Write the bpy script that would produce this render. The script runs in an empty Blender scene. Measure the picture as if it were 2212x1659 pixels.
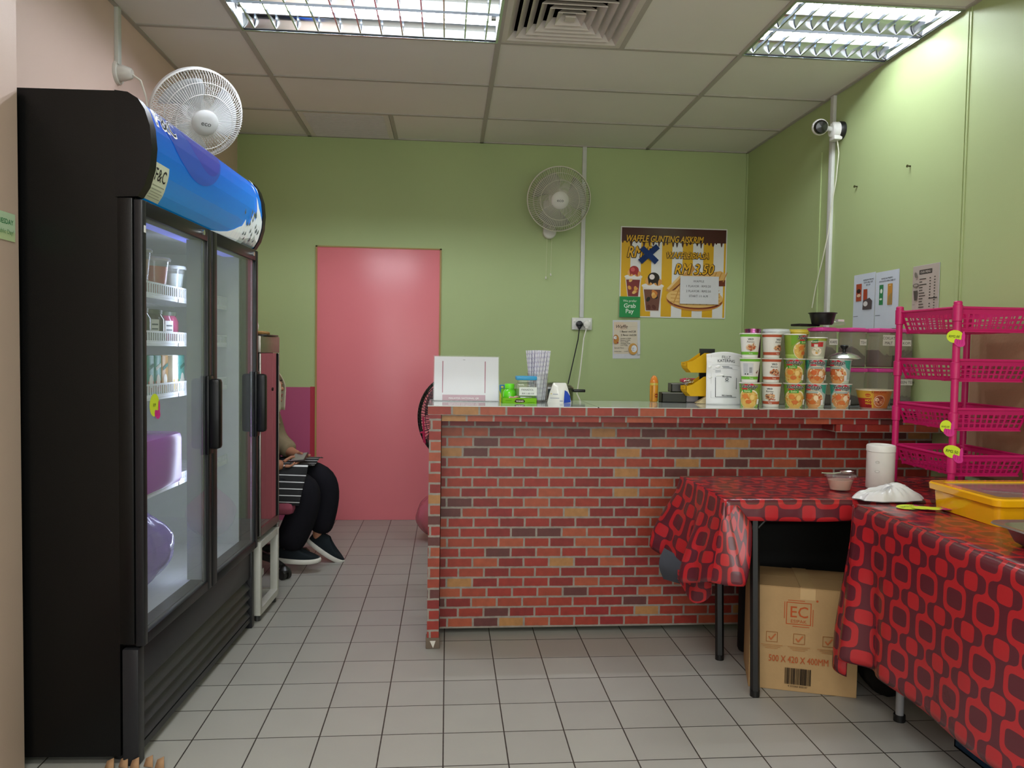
import bpy, bmesh, math, random
import numpy as np
from mathutils import Vector, Matrix
from mathutils.geometry import tessellate_polygon
R = math.radians
PI = math.pi
random.seed(7)
S = bpy.context.scene
COL = S.collection

# ------------------------------------------------------------------ camera
CAM_H = 1.22295; YAW = 0.0850603; PITCH = -0.0425034; ROLL = 0.0158425; F_PX = 1647.0
def cam_axes():
    cy, sy = math.cos(YAW), math.sin(YAW)
    fw = Vector((sy*math.cos(PITCH), cy*math.cos(PITCH), math.sin(PITCH)))
    r0 = Vector((cy, -sy, 0)); u0 = r0.cross(fw)
    c, s = math.cos(ROLL), math.sin(ROLL)
    return c*r0+s*u0, -s*r0+c*u0, fw
cr, cu, cf = cam_axes()
cam = bpy.data.cameras.new('camera'); cam.sensor_width = 36; cam.lens = F_PX/2212*36
cam.clip_start = .02; cam.clip_end = 50
co = bpy.data.objects.new('camera', cam); COL.objects.link(co)
M4 = Matrix((cr, cu, -cf)).transposed().to_4x4(); M4.translation = (0, 0, CAM_H)
co.matrix_world = M4
S.camera = co
O = Vector((0, 0, CAM_H))
def ray(u, v): return cr*((u-1106)/F_PX) - cu*((v-829.5)/F_PX) + cf
def PX(u, v, x): d = ray(u, v); return O + d*(x/d.x)
def PY(u, v, y): d = ray(u, v); return O + d*(y/d.y)
def PZ(u, v, z): d = ray(u, v); return O + d*((z-CAM_H)/d.z)

# ------------------------------------------------------------------ world, exposure
w = bpy.data.worlds.new('world'); S.world = w; w.use_nodes = True
w.node_tree.nodes['Background'].inputs[0].default_value = (.5, .55, .6, 1)
w.node_tree.nodes['Background'].inputs[1].default_value = .05
S.view_settings.view_transform = 'Standard'; S.view_settings.look = 'None'
S.view_settings.exposure = 0.0; S.view_settings.gamma = 1.0
S.view_settings.use_curve_mapping = False
S.cycles.use_denoising = True
S.cycles.max_bounces = 10; S.cycles.diffuse_bounces = 5; S.cycles.glossy_bounces = 5
S.cycles.transmission_bounces = 8; S.cycles.transparent_max_bounces = 16
S.cycles.sample_clamp_indirect = 3.0
S.cycles.caustics_reflective = False; S.cycles.caustics_refractive = False
TUBE_E = 122.0          # emission strength of the fluorescent tubes
def room_light(name, loc, size, watt, col=(.97, 1, .97), rot=(0, 0, 0)):
    l = bpy.data.lights.new(name, 'AREA'); l.shape = 'RECTANGLE'; l.size, l.size_y = size
    l.energy = watt; l.color = col
    o = bpy.data.objects.new(name, l); COL.objects.link(o); o.location = loc; o.rotation_euler = rot
    return o
H = 2.702; XL = -1.469; XR = 2.179; YB = 5.496; YF = -2.4; XN = -1.19; YN = 2.245
# ceiling troffers further back in the shop, behind the camera
room_light('shop_troffer_light', (-.37, .42, H-.03), (1.1, .5), 36)
room_light('shop_troffer_light', (1.7, .42, H-.03), (.6, .5), 3)
room_light('shop_troffer_light', (-.37, -1.3, H-.03), (1.1, .5), 30)
room_light('shop_troffer_light', (1.4, -1.3, H-.03), (1.1, .5), 18)
# added unseen fill light before the front wall, lifts ceiling and walls
room_light('front_fill_light', (.5, YF+.03, 1.25), (3.0, 2.1), 56, (.93, .98, 1), (PI/2, 0, 0))

# ------------------------------------------------------------------ helpers
def lin(c):
    if isinstance(c, str):
        c = c.lstrip('#'); c = ''.join(q*2 for q in c) if len(c) == 3 else c; c = [int(c[i:i+2], 16)/255 for i in (0, 2, 4)]
    return tuple((x/12.92 if x <= .04045 else ((x+.055)/1.055)**2.4) for x in c[:3]) + (1.,)
WHITE = '#e6e6e2'; BLACK = '#141416'; INK = '#26221f'

class MB:
    """collects geometry with a colour per face; builds ONE mesh object"""
    def __init__(s): s.v = []; s.f = []; s.c = []; s.m = []; s.uv = []
    def add(s, vs, fs, col=WHITE, mi=0, uv=None):
        b = len(s.v); s.v += [tuple(p) for p in vs]
        for f in fs:
            s.f.append(tuple(b+i for i in f)); s.c.append(col); s.m.append(mi)
            s.uv.append([uv[i] for i in f] if uv else None)
        return s
    def box(s, c, d, col=WHITE, rz=0, rx=0, ry=0, mi=0, bev=0):
        hx, hy, hz = d[0]/2, d[1]/2, d[2]/2
        m = Matrix.Rotation(rz, 3, 'Z') @ Matrix.Rotation(ry, 3, 'Y') @ Matrix.Rotation(rx, 3, 'X')
        c = Vector(c)
        if bev > 0:
            bm = bmesh.new(); bmesh.ops.create_cube(bm, size=1)
            for v in bm.verts: v.co = Vector((v.co.x*d[0], v.co.y*d[1], v.co.z*d[2]))
            bmesh.ops.bevel(bm, geom=bm.edges[:], offset=min(bev, min(d)*.45), segments=2, affect='EDGES', profile=.5)
            vs = [m @ v.co + c for v in bm.verts]; bm.verts.index_update()
            s.add(vs, [[v.index for v in f.verts] for f in bm.faces], col, mi); bm.free(); return s
        vs = [m @ Vector((x, y, z)) + c for x in (-hx, hx) for y in (-hy, hy) for z in (-hz, hz)]
        return s.add(vs, [(0, 1, 3, 2), (4, 6, 7, 5), (0, 4, 5, 1), (2, 3, 7, 6), (0, 2, 6, 4), (1, 5, 7, 3)], col, mi)
    def bx(s, a, b, col=WHITE, mi=0, bev=0):
        a = Vector(a); b = Vector(b); return s.box((a+b)/2, [abs(x) for x in (b-a)], col, mi=mi, bev=bev)
    def ring(s, pts): b = len(s.v); s.v += [tuple(p) for p in pts]; return b
    def tube(s, pts, r, n=8, col=WHITE, cap=True, mi=0):
        pts = [Vector(p) for p in pts]; rs = r if isinstance(r, (list, tuple)) else [r]*len(pts)
        t0 = (pts[1]-pts[0]).normalized(); a = t0.orthogonal().normalized()
        rings = []
        for i, p in enumerate(pts):
            t = (pts[min(i+1, len(pts)-1)]-pts[max(i-1, 0)]).normalized()
            a = (a - t*a.dot(t)); a = a.normalized() if a.length > 1e-6 else t.orthogonal().normalized()
            b = t.cross(a)
            rings.append(s.ring([p + (a*math.cos(2*PI*k/n)+b*math.sin(2*PI*k/n))*rs[i] for k in range(n)]))
        for i in range(len(rings)-1):
            for k in range(n):
                s.f.append((rings[i]+k, rings[i]+(k+1) % n, rings[i+1]+(k+1) % n, rings[i+1]+k)); s.c.append(col); s.m.append(mi); s.uv.append(None)
        if cap:
            s.f.append(tuple(rings[0]+k for k in range(n))[::-1]); s.f.append(tuple(rings[-1]+k for k in range(n)))
            s.c += [col]*2; s.m += [mi]*2; s.uv += [None]*2
        return s
    def cyl(s, a, b, r, r2=None, n=24, col=WHITE, mi=0, cap=True):
        return s.tube([a, b], [r, r if r2 is None else r2], n, col, cap, mi)
    def lathe(s, prof, c=(0, 0, 0), n=32, col=WHITE, mi=0, cols=None, M=None, a0=0, a1=2*PI):
        """prof: list of (r, z)"""
        c = Vector(c); full = abs(a1-a0-2*PI) < 1e-6; k2 = n if full else n+1
        rings = []
        for r, z in prof:
            pts = [Vector((r*math.cos(a0+(a1-a0)*k/n), r*math.sin(a0+(a1-a0)*k/n), z)) for k in range(k2)]
            if M: pts = [M @ p for p in pts]
            rings.append(s.ring([p+c for p in pts]))
        for i in range(len(rings)-1):
            cc = cols[i] if cols else col
            for k in range(n):
                k1 = (k+1) % k2
                s.f.append((rings[i]+k, rings[i]+k1, rings[i+1]+k1, rings[i+1]+k)); s.c.append(cc); s.m.append(mi); s.uv.append(None)
        return s
    def grid(s, fn, nu, nv, col=WHITE, mi=0, uvf=None):
        b = len(s.v); uvs = []
        for j in range(nv+1):
            for i in range(nu+1):
                s.v.append(tuple(fn(i/nu, j/nv))); uvs.append(uvf(i/nu, j/nv) if uvf else (i/nu, j/nv))
        for j in range(nv):
            for i in range(nu):
                q = [j*(nu+1)+i, j*(nu+1)+i+1, (j+1)*(nu+1)+i+1, (j+1)*(nu+1)+i]
                s.f.append(tuple(b+k for k in q)); s.c.append(col); s.m.append(mi); s.uv.append([uvs[k] for k in q])
        return s
    def ball(s, c, r, col=WHITE, n=16, mi=0):
        r = r if isinstance(r, (tuple, list)) else (r, r, r)
        c = Vector(c)
        def fn(u, v):
            a = u*2*PI; b = (v-.5)*PI
            return c + Vector((r[0]*math.cos(a)*math.cos(b), r[1]*math.sin(a)*math.cos(b), r[2]*math.sin(b)))
        return s.grid(fn, n, n//2, col, mi)
    def torus(s, c, R0, r, M=None, n=48, k=6, col=WHITE, mi=0):
        pts = []
        c = Vector(c); b = len(s.v)
        for i in range(n):
            a = 2*PI*i/n
            for j in range(k):
                t = 2*PI*j/k
                p = Vector(((R0+r*math.cos(t))*math.cos(a), (R0+r*math.cos(t))*math.sin(a), r*math.sin(t)))
                s.v.append(tuple((M @ p if M else p)+c))
        for i in range(n):
            for j in range(k):
                s.f.append((b+i*k+j, b+((i+1) % n)*k+j, b+((i+1) % n)*k+(j+1) % k, b+i*k+(j+1) % k)); s.c.append(col); s.m.append(mi); s.uv.append(None)
        return s
    def xf(s, M, start=0):
        for i in range(start, len(s.v)): s.v[i] = tuple(M @ Vector(s.v[i]))
        return s
    def build(s, name, mats, parent=None, smooth=35, sub=0, solid=0, merge=False):
        me = bpy.data.meshes.new(name); me.from_pydata(s.v, [], s.f)
        if not isinstance(mats, (list, tuple)): mats = [mats]
        for m in mats: me.materials.append(m)
        n = len(me.loops)
        ca = me.color_attributes.new('Col', 'FLOAT_COLOR', 'CORNER')
        cache = {}; arr = []; uvs = []; anyuv = any(u is not None for u in s.uv)
        for i, f in enumerate(s.f):
            c = s.c[i]; key = c if isinstance(c, str) else tuple(c)
            if key not in cache: cache[key] = lin(c)
            arr += list(cache[key])*len(f)
            if anyuv:
                uv = s.uv[i] or [(0, 0)]*len(f)
                for q in uv: uvs += [q[0], q[1]]
        ca.data.foreach_set('color', arr)
        if anyuv:
            ul = me.uv_layers.new(name='UVMap'); ul.data.foreach_set('uv', uvs)
        me.polygons.foreach_set('material_index', s.m)
        if merge:
            bm = bmesh.new(); bm.from_mesh(me); bmesh.ops.remove_doubles(bm, verts=bm.verts, dist=1e-5); bm.to_mesh(me); bm.free()
        if smooth:
            me.polygons.foreach_set('use_smooth', [True]*len(me.polygons))
            me.set_sharp_from_angle(angle=R(smooth))
        me.update()
        o = bpy.data.objects.new(name, me); COL.objects.link(o)
        if parent: o.parent = parent
        if solid:
            md = o.modifiers.new('solid', 'SOLIDIFY'); md.thickness = solid; md.offset = -1
        if sub:
            md = o.modifiers.new('sub', 'SUBSURF'); md.levels = sub; md.render_levels = sub
        return o

def root(name, label, cat, loc=(0, 0, 0), rz=0, group=None):
    o = bpy.data.objects.new(name, None); COL.objects.link(o)
    o.location = loc; o.rotation_euler = (0, 0, rz); o.empty_display_size = .05
    return tag(o, label, cat, group)
def tag(o, label, cat, group=None):
    o['label'] = label; o['category'] = cat
    if group: o['group'] = group
    return o
def struct(o): o['kind'] = 'structure'; return o
def plab(o, l): o['label'] = l; return o
def dup(r, loc, label=None, rz=None):
    def cp(o, par):
        c = o.copy(); COL.objects.link(c)
        if par: c.parent = par
        for ch in o.children: cp(ch, c)
        return c
    c = cp(r, None); c.location = loc
    if rz is not None: c.rotation_euler = (0, 0, rz)
    if label: c['label'] = label
    return c

# ------------------------------------------------------------------ materials
def newmat(name):
    m = bpy.data.materials.new(name); m.use_nodes = True
    nt = m.node_tree; b = nt.nodes['Principled BSDF']; return m, nt, b
def N(nt, t, **k):
    n = nt.nodes.new(t)
    for a, v in k.items(): setattr(n, a, v)
    return n
def mathn(nt, op, a, b=None, c=None, clamp=False):
    n = N(nt, 'ShaderNodeMath', operation=op, use_clamp=clamp)
    for i, x in enumerate((a, b, c)):
        if x is None: continue
        if isinstance(x, (int, float)): n.inputs[i].default_value = x
        else: nt.links.new(x, n.inputs[i])
    return n.outputs[0]
def mixc(nt, f, a, b):
    n = N(nt, 'ShaderNodeMix', data_type='RGBA')
    for i, x in ((0, f), (6, a), (7, b)):
        if isinstance(x, (int, float)): n.inputs[i].default_value = x
        elif isinstance(x, (tuple, list)): n.inputs[i].default_value = x
        else: nt.links.new(x, n.inputs[i])
    return n.outputs[2]
def colmat(name, rough=.5, metal=0, coat=0, var=.06, vscale=30, bump=0, bscale=200, spec=.5, sss=0, alpha=1, trans=0, ior=1.45, emit=0):
    """one procedural family: base colour from the face colour with a little noise"""
    m, nt, b = newmat(name)
    at = N(nt, 'ShaderNodeVertexColor', layer_name='Col')
    tc = N(nt, 'ShaderNodeTexCoord')
    no = N(nt, 'ShaderNodeTexNoise'); no.inputs['Scale'].default_value = vscale; nt.links.new(tc.outputs['Object'], no.inputs['Vector'])
    mr = N(nt, 'ShaderNodeMapRange'); mr.inputs[3].default_value = 1-var; mr.inputs[4].default_value = 1+var
    nt.links.new(no.outputs[0], mr.inputs[0])
    hs = N(nt, 'ShaderNodeHueSaturation'); nt.links.new(at.outputs[0], hs.inputs['Color']); nt.links.new(mr.outputs[0], hs.inputs['Value'])
    nt.links.new(hs.outputs[0], b.inputs['Base Color'])
    b.inputs['Roughness'].default_value = rough; b.inputs['Metallic'].default_value = metal
    b.inputs['Coat Weight'].default_value = coat; b.inputs['Coat Roughness'].default_value = .08
    b.inputs['Specular IOR Level'].default_value = spec
    b.inputs['Transmission Weight'].default_value = trans; b.inputs['IOR'].default_value = ior
    b.inputs['Alpha'].default_value = alpha
    if sss: b.inputs['Subsurface Weight'].default_value = sss; b.inputs['Subsurface Radius'].default_value = (.01, .005, .003)
    if emit:
        nt.links.new(at.outputs[0], b.inputs['Emission Color']); b.inputs['Emission Strength'].default_value = emit
    if bump:
        n2 = N(nt, 'ShaderNodeTexNoise'); n2.inputs['Scale'].default_value = bscale; nt.links.new(tc.outputs['Object'], n2.inputs['Vector'])
        bp = N(nt, 'ShaderNodeBump'); bp.inputs['Strength'].default_value = bump; bp.inputs['Distance'].default_value = .002
        nt.links.new(n2.outputs[0], bp.inputs['Height']); nt.links.new(bp.outputs[0], b.inputs['Normal'])
    return m
PLAS = colmat('plastic', .38); GLOSS = colmat('glossy_plastic', .12, coat=.5, var=.03)
MATT = colmat('matt', .8, spec=.25); PAPER = colmat('paper', .6, var=.03, spec=.3); LAMI = colmat('laminate', .16, var=.02)
METAL = colmat('metal', .25, metal=1, var=.05); STEEL = colmat('brushed_steel', .4, metal=1, var=.1)
CARD = colmat('cardboard', .85, var=.08, vscale=14, bump=.3, bscale=90, spec=.15)
CLOTHM = colmat('fabric', .95, var=.12, vscale=60, bump=.4, bscale=600, spec=.1)
WRAP = colmat('crinkled_film', .22, coat=.5, var=.25, vscale=18, bump=1.0, bscale=45)
SKIN = colmat('skin', .5, var=.05, sss=.1)
BODY = colmat('fridge_black', .34, var=.1, vscale=4, coat=.05, bump=.15, bscale=400, spec=.25)
EMIT = colmat('tube_light', .5, emit=TUBE_E); LED = colmat('led_light', .5, emit=22.0); LEDT = colmat('violet_led', .5, emit=.6); SIGN_GLOW = colmat('sign_added_glow', .2, var=.02, emit=.28)  # the sign's emission is added glow that lifts its blue, no lamp behind
FLIM = colmat('milky_plastic', .3, alpha=.55, var=.02)

def glassmat(name, tint=(1, 1, 1, 1), rough=0.0, fmul=1.0, haze=0.0, hcol=(.8, .8, .8, 1)):
    """thin pane: clear with fresnel reflection (works from every side)"""
    m = bpy.data.materials.new(name); m.use_nodes = True; nt = m.node_tree; nt.nodes.clear()
    out = N(nt, 'ShaderNodeOutputMaterial'); tr = N(nt, 'ShaderNodeBsdfTransparent'); tr.inputs[0].default_value = tint
    gl = N(nt, 'ShaderNodeBsdfGlossy'); gl.inputs['Roughness'].default_value = rough
    fr = N(nt, 'ShaderNodeFresnel'); ge = N(nt, 'ShaderNodeNewGeometry')
    nt.links.new(mathn(nt, 'SUBTRACT', 1.5, mathn(nt, 'MULTIPLY', ge.outputs['Backfacing'], .8333)), fr.inputs[0])
    f = mathn(nt, 'MULTIPLY', fr.outputs[0], fmul, clamp=True)
    base = tr.outputs[0]
    if haze:
        df = N(nt, 'ShaderNodeBsdfDiffuse'); df.inputs[0].default_value = hcol
        mh = N(nt, 'ShaderNodeMixShader'); mh.inputs[0].default_value = haze
        nt.links.new(base, mh.inputs[1]); nt.links.new(df.outputs[0], mh.inputs[2]); base = mh.outputs[0]
    mx = N(nt, 'ShaderNodeMixShader'); nt.links.new(f, mx.inputs[0]); nt.links.new(base, mx.inputs[1]); nt.links.new(gl.outputs[0], mx.inputs[2])
    nt.links.new(mx.outputs[0], out.inputs[0]); return m
GLASS = glassmat('door_glass', (.92, .96, .97, 1), 0, 1.0, .14, (.62, .68, .74, 1))
CLEAR = glassmat('clear_plastic', (.97, .98, .98, 1), .08, 1.0, .07, (.85, .85, .87, 1))
SMOKY = glassmat('smoky_plastic', (.78, .74, .72, 1), .1, 1.2, .25, (.55, .50, .47, 1))

def wallmat(name, c1, c2=None, split=None, rough=.55, marks=False):
    m, nt, b = newmat(name); tc = N(nt, 'ShaderNodeTexCoord')
    no = N(nt, 'ShaderNodeTexNoise'); no.inputs['Scale'].default_value = 1.3; no.inputs['Detail'].default_value = 5
    nt.links.new(tc.outputs['Object'], no.inputs['Vector'])
    c1 = lin(c1); a = mixc(nt, no.outputs[0], tuple(x*.93 for x in c1[:3])+(1,), tuple(min(1, x*1.07) for x in c1[:3])+(1,))
    nt.links.new(a, b.inputs['Base Color']); b.inputs['Roughness'].default_value = rough; b.inputs['Specular IOR Level'].default_value = .35
    n2 = N(nt, 'ShaderNodeTexNoise'); n2.inputs['Scale'].default_value = 180; nt.links.new(tc.outputs['Object'], n2.inputs['Vector'])
    bp = N(nt, 'ShaderNodeBump'); bp.inputs['Strength'].default_value = .12; bp.inputs['Distance'].default_value = .002
    nt.links.new(n2.outputs[0], bp.inputs['Height']); nt.links.new(bp.outputs[0], b.inputs['Normal'])
    return m
GREEN = wallmat('green_wall_paint', '#adbe88'); PEACH = wallmat('peach_wall_paint', '#e9cdc2')
MAGENTA = wallmat('magenta_wainscot_paint', '#b05579', rough=.35); REDP = wallmat('red_paint', '#b03a4a', rough=.3)
DOORP = wallmat('pink_door_paint', '#e5808a', rough=.28)
CEILM = wallmat('ceiling_board', '#e8e5df', rough=.8); TBAR = wallmat('ceiling_grid_paint', '#b3aea6', rough=.6)

def sepxyz(nt, src):
    n = N(nt, 'ShaderNodeSeparateXYZ'); nt.links.new(src, n.inputs[0]); return n.outputs
def floor_mat():
    m, nt, b = newmat('floor_tiles'); tc = N(nt, 'ShaderNodeTexCoord'); x, y, z = sepxyz(nt, tc.outputs['Object'])
    s = .19444
    u = mathn(nt, 'DIVIDE', mathn(nt, 'SUBTRACT', x, .0017), s); v = mathn(nt, 'DIVIDE', mathn(nt, 'SUBTRACT', y, 2.9807), s)
    def edge(t):
        f = mathn(nt, 'FRACT', t); return mathn(nt, 'MINIMUM', f, mathn(nt, 'SUBTRACT', 1.0, f))
    n3 = N(nt, 'ShaderNodeTexNoise'); n3.inputs['Scale'].default_value = 60; nt.links.new(tc.outputs['Object'], n3.inputs['Vector'])
    e = mathn(nt, 'MINIMUM', edge(u), edge(v))
    e2 = mathn(nt, 'SUBTRACT', e, mathn(nt, 'MULTIPLY', n3.outputs[0], .004))
    g = mathn(nt, 'SUBTRACT', 1.0, mathn(nt, 'SMOOTH_MAX', mathn(nt, 'MULTIPLY', mathn(nt, 'SUBTRACT', e2, .006), 220, clamp=True), 0, 0), clamp=True)
    cv = N(nt, 'ShaderNodeCombineXYZ'); nt.links.new(mathn(nt, 'FLOOR', u), cv.inputs[0]); nt.links.new(mathn(nt, 'FLOOR', v), cv.inputs[1])
    wn = N(nt, 'ShaderNodeTexWhiteNoise', noise_dimensions='2D'); nt.links.new(cv.outputs[0], wn.inputs['Vector'])
    no = N(nt, 'ShaderNodeTexNoise'); no.inputs['Scale'].default_value = 5; no.inputs['Detail'].default_value = 8; nt.links.new(tc.outputs['Object'], no.inputs['Vector'])
    sp = N(nt, 'ShaderNodeTexNoise'); sp.inputs['Scale'].default_value = 420; nt.links.new(tc.outputs['Object'], sp.inputs['Vector'])
    t = mathn(nt, 'ADD', mathn(nt, 'MULTIPLY', wn.outputs[0], .35), mathn(nt, 'MULTIPLY', no.outputs[0], .5))
    t = mathn(nt, 'ADD', t, mathn(nt, 'MULTIPLY', sp.outputs[0], .3))
    tile = mixc(nt, t, lin('#918f8a'), lin('#a3a29b'))
    c = mixc(nt, g, tile, lin('#2e2a25'))
    nt.links.new(c, b.inputs['Base Color']); b.inputs['Roughness'].default_value = .42
    bp = N(nt, 'ShaderNodeBump'); bp.inputs['Strength'].default_value = .5; bp.inputs['Distance'].default_value = .002; bp.invert = True
    nt.links.new(g, bp.inputs['Height']); nt.links.new(bp.outputs[0], b.inputs['Normal'])
    return m
FLOORM = floor_mat()

def brick_mat():
    m, nt, b = newmat('brick_wallpaper'); tc = N(nt, 'ShaderNodeTexCoord'); x, y, z = sepxyz(nt, tc.outputs['Object'])
    no = N(nt, 'ShaderNodeTexNoise'); no.inputs['Scale'].default_value = 45; no.inputs['Detail'].default_value = 4; nt.links.new(tc.outputs['Object'], no.inputs['Vector'])
    w_, h_ = .1105, .0434
    dz = mathn(nt, 'MULTIPLY', mathn(nt, 'SUBTRACT', no.outputs[0], .5), .09)
    v = mathn(nt, 'ADD', mathn(nt, 'DIVIDE', mathn(nt, 'ADD', z, .012), h_), dz)
    row = mathn(nt, 'FLOOR', v)
    sh = N(nt, 'ShaderNodeTexWhiteNoise', noise_dimensions='1D'); nt.links.new(row, sh.inputs['W'])
    off = mathn(nt, 'ADD', mathn(nt, 'MULTIPLY', mathn(nt, 'MODULO', row, 2), .5), mathn(nt, 'MULTIPLY', sh.outputs[0], .12))
    u0 = mathn(nt, 'ADD', mathn(nt, 'DIVIDE', mathn(nt, 'ADD', x, mathn(nt, 'MULTIPLY', y, 1)), w_), off)
    u = mathn(nt, 'ADD', u0, mathn(nt, 'MULTIPLY', mathn(nt, 'SUBTRACT', no.outputs[0], .5), .03))
    colr = mathn(nt, 'FLOOR', u)
    fu = mathn(nt, 'FRACT', u); fv = mathn(nt, 'FRACT', v)
    eu = mathn(nt, 'MULTIPLY', mathn(nt, 'MINIMUM', fu, mathn(nt, 'SUBTRACT', 1., fu)), w_)
    ev = mathn(nt, 'MULTIPLY', mathn(nt, 'MINIMUM', fv, mathn(nt, 'SUBTRACT', 1., fv)), h_)
    e = mathn(nt, 'MINIMUM', eu, ev)
    g = mathn(nt, 'SUBTRACT', 1., mathn(nt, 'MULTIPLY', mathn(nt, 'SUBTRACT', e, .0036), 900, clamp=True), clamp=True)
    cv = N(nt, 'ShaderNodeCombineXYZ'); nt.links.new(row, cv.inputs[0]); nt.links.new(colr, cv.inputs[1])
    wn = N(nt, 'ShaderNodeTexWhiteNoise', noise_dimensions='2D'); nt.links.new(cv.outputs[0], wn.inputs['Vector'])
    cr_ = N(nt, 'ShaderNodeValToRGB'); cr_.color_ramp.interpolation = 'CONSTANT'
    pal = [(0, '#a83a30'), (.2, '#912f2c'), (.38, '#ad4a36'), (.52, '#6c3a38'), (.62, '#a83f30'), (.74, '#b95c40'), (.85, '#c08a54'), (.93, '#9c3030')]
    el = cr_.color_ramp.elements
    el[0].position = 0; el[0].color = lin(pal[0][1]); el[1].position = pal[1][0]; el[1].color = lin(pal[1][1])
    for p_, c_ in pal[2:]: q = el.new(p_); q.color = lin(c_)
    nt.links.new(wn.outputs[0], cr_.inputs[0])
    n2 = N(nt, 'ShaderNodeTexNoise'); n2.inputs['Scale'].default_value = 38; n2.inputs['Detail'].default_value = 6; nt.links.new(tc.outputs['Object'], n2.inputs['Vector'])
    hs = N(nt, 'ShaderNodeHueSaturation'); nt.links.new(cr_.outputs[0], hs.inputs['Color'])
    nt.links.new(mathn(nt, 'ADD', mathn(nt, 'MULTIPLY', n2.outputs[0], .4), .48), hs.inputs['Value'])
    mort = mixc(nt, n2.outputs[0], lin('#6e6861'), lin('#a09990'))
    nt.links.new(mixc(nt, g, hs.outputs[0], mort), b.inputs['Base Color'])
    b.inputs['Roughness'].default_value = .42; b.inputs['Specular IOR Level'].default_value = .4
    return m
BRICK = brick_mat()

def cloth_mat():
    m, nt, b = newmat('retro_vinyl_cloth'); uv = N(nt, 'ShaderNodeUVMap', uv_map='UVMap'); x, y, z = sepxyz(nt, uv.outputs[0])
    a, bb = .122, .135
    def se(u, v, dx, dy, ax, ay, p=4.2):
        def cell(t, d):
            f = mathn(nt, 'FRACT', mathn(nt, 'ADD', t, .5-d+10)); return mathn(nt, 'ABSOLUTE', mathn(nt, 'SUBTRACT', f, .5))
        cx, cy = cell(u, dx), cell(v, dy)
        s_ = mathn(nt, 'ADD', mathn(nt, 'POWER', mathn(nt, 'DIVIDE', cx, ax), p), mathn(nt, 'POWER', mathn(nt, 'DIVIDE', cy, ay), p))
        return s_, cx, cy
    u = mathn(nt, 'DIVIDE', x, a); v = mathn(nt, 'DIVIDE', y, bb)
    s1, cx, cy = se(u, v, 0, 0, .39, .325); hole, _, _ = se(u, v, 0, 0, .265, .195); sol, _, _ = se(u, v, .5, .5, .215, .178)
    ring = mathn(nt, 'MULTIPLY', mathn(nt, 'LESS_THAN', s1, 1), mathn(nt, 'GREATER_THAN', hole, 1))
    wd = mathn(nt, 'ADD', mathn(nt, 'MULTIPLY', mathn(nt, 'POWER', mathn(nt, 'SUBTRACT', .5, cy), 4), 130), .034)
    neck = mathn(nt, 'MULTIPLY', mathn(nt, 'LESS_THAN', cx, wd), mathn(nt, 'GREATER_THAN', cy, .28))
    red = mathn(nt, 'MAXIMUM', mathn(nt, 'MAXIMUM', ring, neck), mathn(nt, 'LESS_THAN', sol, 1))
    nt.links.new(mixc(nt, red, lin('#571f29'), lin('#a82228')), b.inputs['Base Color'])
    b.inputs['Roughness'].default_value = .27; b.inputs['Specular IOR Level'].default_value = .5; b.inputs['Coat Weight'].default_value = .15
    tc = N(nt, 'ShaderNodeTexCoord'); n2 = N(nt, 'ShaderNodeTexNoise'); n2.inputs['Scale'].default_value = 14; nt.links.new(tc.outputs['Object'], n2.inputs['Vector'])
    bp = N(nt, 'ShaderNodeBump'); bp.inputs['Strength'].default_value = .25; bp.inputs['Distance'].default_value = .01
    nt.links.new(n2.outputs[0], bp.inputs['Height']); nt.links.new(bp.outputs[0], b.inputs['Normal'])
    return m
VINYL = cloth_mat()

# ------------------------------------------------------------------ lettering and prints
_tc = {}
def text2d(s, size=.1, align='CENTER', shear=0, bold=0, sx=1):
    key = (s, shear, bold)
    if key not in _tc:
        cv = bpy.data.curves.new('t', 'FONT'); cv.body = s; cv.size = 1; cv.resolution_u = 2
        cv.shear = shear; cv.offset = bold; cv.align_x = 'LEFT'
        ob = bpy.data.objects.new('t', cv); COL.objects.link(ob)
        dg = bpy.context.evaluated_depsgraph_get(); me = ob.evaluated_get(dg).to_mesh()
        vs = [(v.co.x, v.co.y) for v in me.vertices]; fs = [tuple(p.vertices) for p in me.polygons]
        ob.evaluated_get(dg).to_mesh_clear(); bpy.data.objects.remove(ob); bpy.data.curves.remove(cv)
        _tc[key] = (vs, fs)
    vs, fs = _tc[key]
    if not vs: return [], []
    x0 = min(v[0] for v in vs); x1 = max(v[0] for v in vs)
    k = {'CENTER': -(x0+x1)/2, 'LEFT': -x0, 'RIGHT': -x1}[align]
    return [((v[0]+k)*size*sx, v[1]*size) for v in vs], fs
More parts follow.
